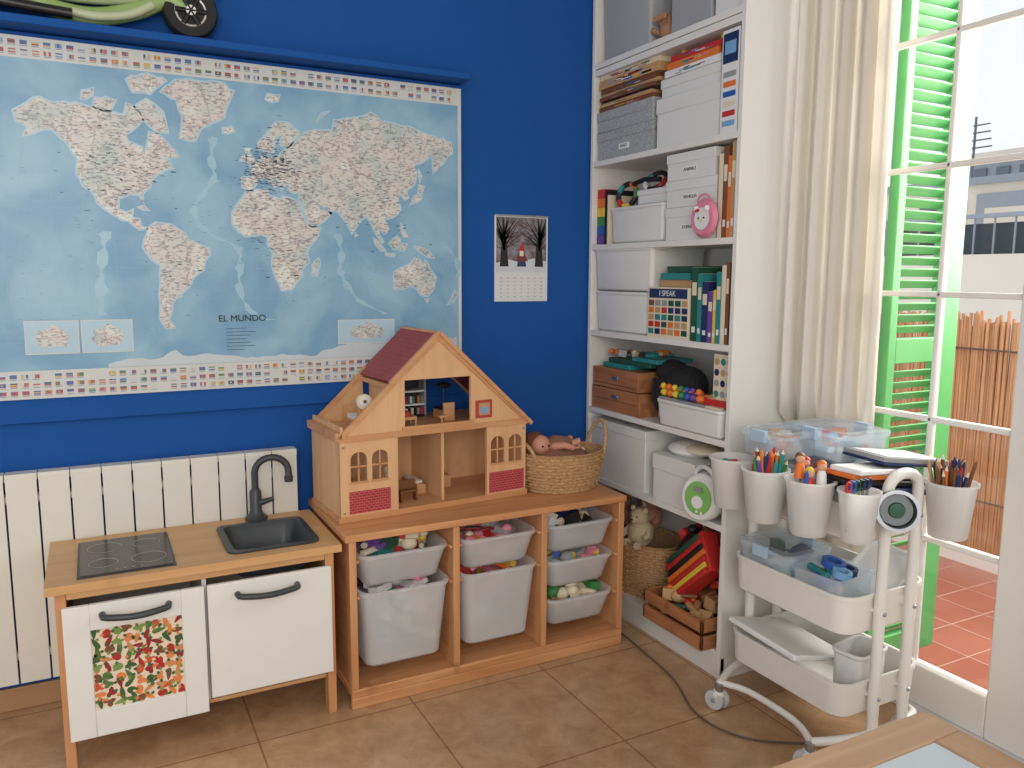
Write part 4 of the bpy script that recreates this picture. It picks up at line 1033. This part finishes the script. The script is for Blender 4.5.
# ================================================================ TROLLEY
CX,CY,HX,HY=.108,-1.105,.160,.208
def cart():
    e=bpy.data.objects.new('utility_cart',None);sc.collection.objects.link(e)
    W_=plain('cart_enamel',S(232,229,221),.35,var=.02)
    cx,cy,hx,hy=CX,CY,HX,HY
    b=B('trays')
    for z0,z1 in((.130,.228),(.355,.463)):
        b.tray(cx,cy,hx,hy,z0,z1,.05,W_,th=.003,taper=.975,rim=.004)
    b.tray(cx+.012,cy,hx-.012,hy,.60,.70,.05,W_,th=.003,taper=.975,rim=.004)
    b.done(parent=e)
    f=B('frame')
    for y in(cy-hy-.020,cy+hy+.016):
        pts=[(.050,y,.085)]+[(.050,y,.085+.62*i/4) for i in range(1,5)]
        pts+=[(.050,y,.74)]
        for i in range(1,12):
            t=math.pi*i/12;pts.append((.108-.058*math.cos(t),y,.74+.040*math.sin(t)))
        pts+=[(.166,y,.74),(.166,y,.4),(.166,y,.085)]
        f.tube(pts,.0145,W_,12)
        for z in(.19,.42,.665):
            for x in(.050,.166): f.cyl((x,y,z),(x,cy+(hy if y>cy else -hy)*.97,z),.008,.008,W_,10);f.sph((x,y+(.0145 if y>cy else -.0145),z),.006,METAL,n=8)
        s=1 if y>cy else -1
        f.tube(cat([(-.110,y-s*.055,.078),(-.03,y-s*.015,.085),(.050,y,.088),(.166,y,.088),(.24,y-s*.02,.085),(.265,y-s*.05,.078)]),.0115,W_,10)
    f.tube(cat([(-.110,cy-hy+.035,.078),(-.080,cy-.1,.083),(-.075,cy,.085),(-.080,cy+.1,.083),(-.110,cy+hy-.035,.078)]),.0095,W_,10)
    f.done(parent=e)
    c=B('casters')
    for x in(-.118,.262):
        for y in(cy-hy+.03,cy+hy-.045):
            c.cyl((x,y,.08),(x,y,.055),.012,.012,METAL,12)
            for s in(-1,1):
                c.lathe([(.018,-.007),(.028,-.006),(.030,0),(.028,.006),(.018,.007)],(x+s*.012,y+.006,.030),plain('caster_white',S(200,200,198),.5),22,ax=(1,.3,0))
                c.lathe([(.008,-.008),(.008,.008)],(x+s*.012,y+.006,.030),C('grey'),12,ax=(1,.3,0))
            c.sph((x,y+.003,.047),.020,W_,(1,1,.9),12)
    c.done(parent=e)
cart()
def cup(x,y,z,r=.062,h=.145,name='hanging_cup'):
    b=B(name);b.lathe([(r*.70,0),(r*.74,.004),(r*.97,h-.008),(r*1.05,h-.006),(r*1.05,h),(r*.95,h),(r*.72,.008)],(x,y,z),CUPM,32)
    b.done()
def sticks(x,y,z,r,n,pal,seed,L=(.13,.17),rad=.0042,name='marker_bundle',lean=.35):
    b=B(name);q=random.Random(seed)
    for i in range(n):
        a=q.uniform(0,6.28);rr=r*math.sqrt(q.random())*.55;a2=q.uniform(0,6.28);le=q.uniform(0,lean)
        p0=Vector((x+rr*math.cos(a),y+rr*math.sin(a),z+.01));d=Vector((math.cos(a2)*le,math.sin(a2)*le,1)).normalized()
        l=q.uniform(*L);top=p0+d*.12
        v=Vector((top.x-x,top.y-y));
        if v.length>r*.8: d=Vector(((p0.x-x)*-.3+d.x*.2,(p0.y-y)*-.3+d.y*.2,1)).normalized()
        p1=p0+d*l;c=q.choice(pal);b.cyl(p0,p1,rad,rad,C(c),8);b.cyl(p1,p1+d*.012,rad,.0012,C('cream' if q.random()<.35 else c),8)
        if q.random()<.5: b.cyl(p1-d*.03,p1+d*.002,rad*1.25,rad*1.25,C(c),8)
    b.done()
CP=['red','orange','yellow','green','blue','purple','pink','teal','navy','brown','red','green']
zc=.612
cups=[(-.082,-.918),(-.098,-1.065),(-.080,-1.203),(-.045,-1.325),(.222,-1.385)]
for i,(x,y) in enumerate(cups):
    if i==3: cup(x,y,zc+.01,.050,.13)
    else: cup(x,y,zc)
sticks(cups[1][0],cups[1][1],zc,.055,42,CP+['red','pink','purple','black','orange'],1,(.14,.18),.0055)
sticks(cups[2][0],cups[2][1],zc,.055,10,['grey','blue','red'],2,(.13,.16),.005,name='brush_bundle')
sticks(cups[4][0],cups[4][1],zc,.055,38,['brown','tan','brown','red','black','brown','navy','orange','black'],3,(.15,.19),.0045,name='pencil_bundle')
b=B('craft_tools');x,y=cups[0];fill(b,x-.04,x+.04,y-.04,y+.04,zc+.02,zc+.13,26,['red','orange','cream','pink','teal'],21,(.03,.05));b.done()
b=B('finger_puppet_bunch');x,y=cups[2]
for i,(c,hc) in enumerate([('red','brown'),('blue','red'),('orange','brown'),('red','yellow'),('white','orange')]):
    a=i*1.26;px_,py_=x+.028*math.cos(a),y+.028*math.sin(a);zz=zc+.115+.016*(i%3)
    b.lathe([(.014,0),(.012,.03),(.006,.045)],(px_,py_,zz),C(c),14);b.sph((px_,py_,zz+.050),.012,plain('puppet_skin',S(214,160,130),.6),n=12);b.sph((px_+.003,py_+.003,zz+.055),.013,C(hc),(1,1,.9),12)
b.done()
b=B('scissors_bundle');x,y=cups[3]
for i,c in enumerate(['red','blue','dgreen','black','navy']):
    a=-.5+i*.2;p=Vector((x-.026+.012*i,y,zc+.02));q=p+Vector((.02*a,.0,.120));b.box(q.x-.004,q.x+.004,q.y-.001,q.y+.001,q.z-.10,q.z,METAL)
    for s in(-1,1):
        b.tube([(q.x+s*.009+.009*math.cos(t),q.y+.004*s,q.z+.013+.012*math.sin(t)) for t in [k*math.pi/6 for k in range(12)]],.003,C(c),6,closed=True)
b.done()
b=B('pencil_case',.004,3)
for i,(c,zz) in enumerate((('navy',.0),('black',.018),('orange',.034),('white',.048))):
    T=Matrix.Translation((.09,-1.26,.730+zz))@Matrix.Rotation(-.25+.12*i,4,'Z')@Matrix.Rotation(.10,4,'Y');b.T=T;b.box(-.13,.13,-.045,.045,-.007,.007,C(c))
b.done()
b=B('notebook_stack',.003);b.T=Matrix.Translation((.20,-1.24,.790))@Matrix.Rotation(-.1,4,'Z')@Matrix.Rotation(.12,4,'Y');b.box(-.12,.11,-.07,.07,0,.012,C('grey'));b.box(-.10,.09,-.06,.06,.012,.014,C('white'));b.box(-.12,.12,-.072,.072,-.008,-.001,C('navy'));b.done()
def cbox(name,cx,cy,hx,hy,z0,h,seed,pal,rz=0,lid=True,n=40,size=(.02,.05)):
    e=bpy.data.objects.new(name,None);sc.collection.objects.link(e)
    T=Matrix.Translation((cx,cy,z0))@Matrix.Rotation(rz,4,'Z')
    b=B('box');b.T=T;b.tray(0,0,hx,hy,0,h,.02,CLEAR,th=.002,taper=.93,rim=.004)
    if lid:
        b.loft([(0,0,hx+.006,hy+.006,h-.004,.022),(0,0,hx+.006,hy+.006,h+.008,.022),(0,0,hx-.006,hy-.006,h+.012,.018),(0,0,hx-.012,hy-.012,h+.008,.016)],CLEAR,cap0=False,cap1=True)
        for s in(-1,1): b.box(s*hx-.006+s*.008,s*hx+.006+s*.008,-.025,.025,h-.02,h+.012,plain('clip_blue',S(170,196,216),.4))
    b.done(parent=e)
    f=B('contents');f.T=T;fill(f,-hx*.82,hx*.82,-hy*.82,hy*.82,.01,h-.012,n,pal,seed,size);f.done(parent=e)
cbox('clear_craft_box',.115,-1.045,.130,.125,.612,.135,31,['white','lblue','cream','blue','grey','pink','teal'],.0,n=60)
cbox('clear_craft_box',.030,-.990,.080,.078,.764,.070,35,['tan','orange','white','cream','brown','lblue'],.05,n=40,size=(.02,.045))
cbox('clear_craft_box',.175,-1.060,.090,.110,.764,.078,36,['white','white','lblue','cream','lblue','red','teal','orange'],-.08,n=50,size=(.02,.05))
cbox('clear_craft_box',.04,-1.015,.085,.095,.366,.140,33,['teal','white','dgreen','navy','lblue','white'],.0,lid=True,n=40,size=(.03,.06))
cbox('clear_craft_box',.035,-1.195,.080,.075,.366,.130,34,['blue','grey','teal','tan','blue','yellow'],.12,lid=False,n=34,size=(.03,.06))
b=B('tape_rolls')
for i,(x,y,z_,c,r_) in enumerate([(.05,-1.18,.512,'blue',.032),(.03,-1.225,.502,'lblue',.026),(.07,-1.21,.500,'navy',.026)]):
    b.lathe([(r_,0),(r_,.018),(r_*.6,.018),(r_*.6,0),(r_,0)],(x,y,z_-.02),C(c),26,cap0=False,cap1=False,ax=(.1,-.2,1))
b.done()
b=B('white_plastic_tray');b.T=Matrix.Translation((.19,-1.22,.460))@Matrix.Rotation(-.65,4,'Y')@Matrix.Rotation(.2,4,'X');b.tray(0,0,.085,.07,0,.022,.02,C('white'),th=.003,taper=.95,rim=.003);b.done()
b=B('sketch_pad',.004);b.T=Matrix.Translation((.06,-1.05,.218))@Matrix.Rotation(.22,4,'Y')@Matrix.Rotation(.05,4,'X');b.box(-.13,.10,-.12,.14,0,.016,C('white'));b.done()
b=B('paper_box',.006,3);b.T=Matrix.Translation((.11,-1.235,.140))@Matrix.Rotation(.15,4,'Z');b.tray(0,0,.065,.045,0,.135,.02,C('white'),th=.003,taper=.95);b.done()
b=B('hanging_tin');c0=(.052,-1.352,.700);ax=(-.66,-.74,.12)
b.lathe([(.040,0),(.047,.004),(.047,.040),(.052,.042),(.052,.047),(.043,.047),(.040,.006)],c0,METAL,32,ax=ax);b.lathe([(.038,.028),(.038,.029)],c0,plain('tin_inside',S(112,118,118),.4,metal=.4),24,ax=ax);b.lathe([(.020,.030),(.018,.036),(.006,.037)],c0,C('dgreen'),20,ax=ax);b.done()

# ================================================================ SIDE TABLE
def table():
    e=bpy.data.objects.new('low_table',None);sc.collection.objects.link(e)
    x0,x1,y0,y1,z=-1.25,-.41,-2.42,-1.78,.50
    TW=wood('table_wood',S(172,136,104),S(194,158,124),'x');TWY=wood('table_wood_y',S(172,136,104),S(194,158,124),'y')
    b=B('frame',.003)
    b.box(x0,x1,y1-.07,y1,z-.03,z,TW);b.box(x0,x1,y0,y0+.07,z-.03,z,TW);b.box(x0,x0+.07,y0+.07,y1-.07,z-.03,z,TWY);b.box(x1-.07,x1,y0+.07,y1-.07,z-.03,z,TWY)
    for x in(x0+.02,x1-.065):
        for y in(y0+.02,y1-.065): b.box(x,x+.045,y,y+.045,0,z-.03,TW)
    b.box(x0+.03,x1-.03,y1-.055,y1-.035,z-.10,z-.03,TW);b.box(x0+.03,x1-.03,y0+.035,y0+.055,z-.10,z-.03,TW)
    b.done(parent=e)
    t=B('top_panel',.002);t.box(x0+.07,x1-.07,y0+.07,y1-.07,z-.02,z-.003,plain('table_inset',S(196,206,214),.25,var=.03));t.done(parent=e)
table()

# ================================================================ TOY MOTORBIKE ON LEDGE
def bike():
    b=B('toy_motorbike');z=1.941;y=-.055
    LG=plain('lime_plastic',S(150,176,108),.35);LP=plain('pale_lime_plastic',S(186,196,160),.35)
    def wheel(x,r):
        b.lathe([(r*.62,-.02),(r*.92,-.022),(r,-.010),(r,.010),(r*.92,.022),(r*.62,.02)],(x,y,z+r),RUBBER,36,ax=(0,1,0))
        b.lathe([(r*.60,-.019),(r*.55,-.021),(r*.15,-.012),(r*.15,.012),(r*.55,.021),(r*.60,.019)],(x,y,z+r),plain('wheel_rim',S(190,190,185),.3,metal=.3),30,ax=(0,1,0))
        for i in range(6):
            t=i*math.pi/3;b.cyl((x,y-.022,z+r),(x+r*.56*math.cos(t),y-.022,z+r+r*.56*math.sin(t)),.007,.007,BLACK,8)
        b.lathe([(.014,-.028),(.014,.028)],(x,y,z+r),C('white'),16,ax=(0,1,0))
    wheel(-1.400,.075);wheel(-1.92,.075)
    b.tube(cat([(-1.405,y,z+.080),(-1.46,y,z+.10),(-1.54,y,z+.060),(-1.64,y,z+.030),(-1.74,y,z+.035),(-1.83,y,z+.07),(-1.92,y,z+.09)]),.024,LG,12)
    b.tube(cat([(-1.50,y-.02,z+.075),(-1.56,y-.025,z+.040),(-1.64,y-.025,z+.024),(-1.70,y-.025,z+.028)]),.012,LP,10)
    b.tube(cat([(-1.54,y,z+.11),(-1.64,y,z+.095),(-1.76,y,z+.10),(-1.86,y,z+.16)]),.034,LP,12)
    b.tube(cat([(-1.70,y-.03,z+.02),(-1.80,y-.03,z+.025),(-1.88,y-.03,z+.03)]),.014,BLACK,10)
    b.tube(cat([(-1.32,y,z+.13),(-1.36,y,z+.165),(-1.42,y,z+.17),(-1.48,y,z+.14)]),.012,LG,10)
    b.cyl((-1.44,y,z+.10),(-1.50,y,z+.30),.010,.010,METAL,10);b.cyl((-1.50,y-.09,z+.30),(-1.50,y+.04,z+.30),.012,.012,BLACK,10)
    b.done()
bike()

# ================================================================ LIGHT, WORLD, CAMERA
w=bpy.data.worlds.new('World');sc.world=w;w.use_nodes=True;n=w.node_tree
bg=n.nodes['Background'];bg.inputs['Color'].default_value=(.95,.97,1,1);bg.inputs['Strength'].default_value=1.05
def area(name,loc,target,size,sy,power,col):
    l=bpy.data.lights.new(name,'AREA');l.shape='RECTANGLE';l.size=size;l.size_y=sy;l.energy=power;l.color=col
    o=bpy.data.objects.new(name,l);sc.collection.objects.link(o);o.location=loc
    o.rotation_euler=(Vector(target)-Vector(loc)).to_track_quat('-Z','Y').to_euler();return o
area('daylight_balcony',(1.6,-1.3,1.9),(-1.2,-1.0,.5),1.0,1.6,95,(1,.97,.92))
area('room_fill_light',(-2.2,-4.3,1.8),(-.8,-.2,.6),1.4,1.3,40,(1,.96,.90))  # added fill lamp behind the camera to soften the room, no real window
cam=bpy.data.cameras.new('Camera');co=bpy.data.objects.new('Camera',cam);sc.collection.objects.link(co);sc.camera=co
cam.sensor_width=36;cam.lens=803.816/1024*36;cam.clip_start=.05
yaw,pitch,roll=-.480,-.134,.005
fwd=Vector((math.sin(-yaw)*math.cos(pitch),math.cos(yaw)*math.cos(pitch),math.sin(pitch)))
r=fwd.cross(Vector((0,0,1))).normalized();u=r.cross(fwd)
c_,s_=math.cos(roll),math.sin(roll);r2=r*c_+u*s_;u2=u*c_-r*s_
Mx=Matrix((r2,u2,-fwd)).transposed().to_4x4();Mx.translation=Vector((-1.697,-2.640,1.272));co.matrix_world=Mx
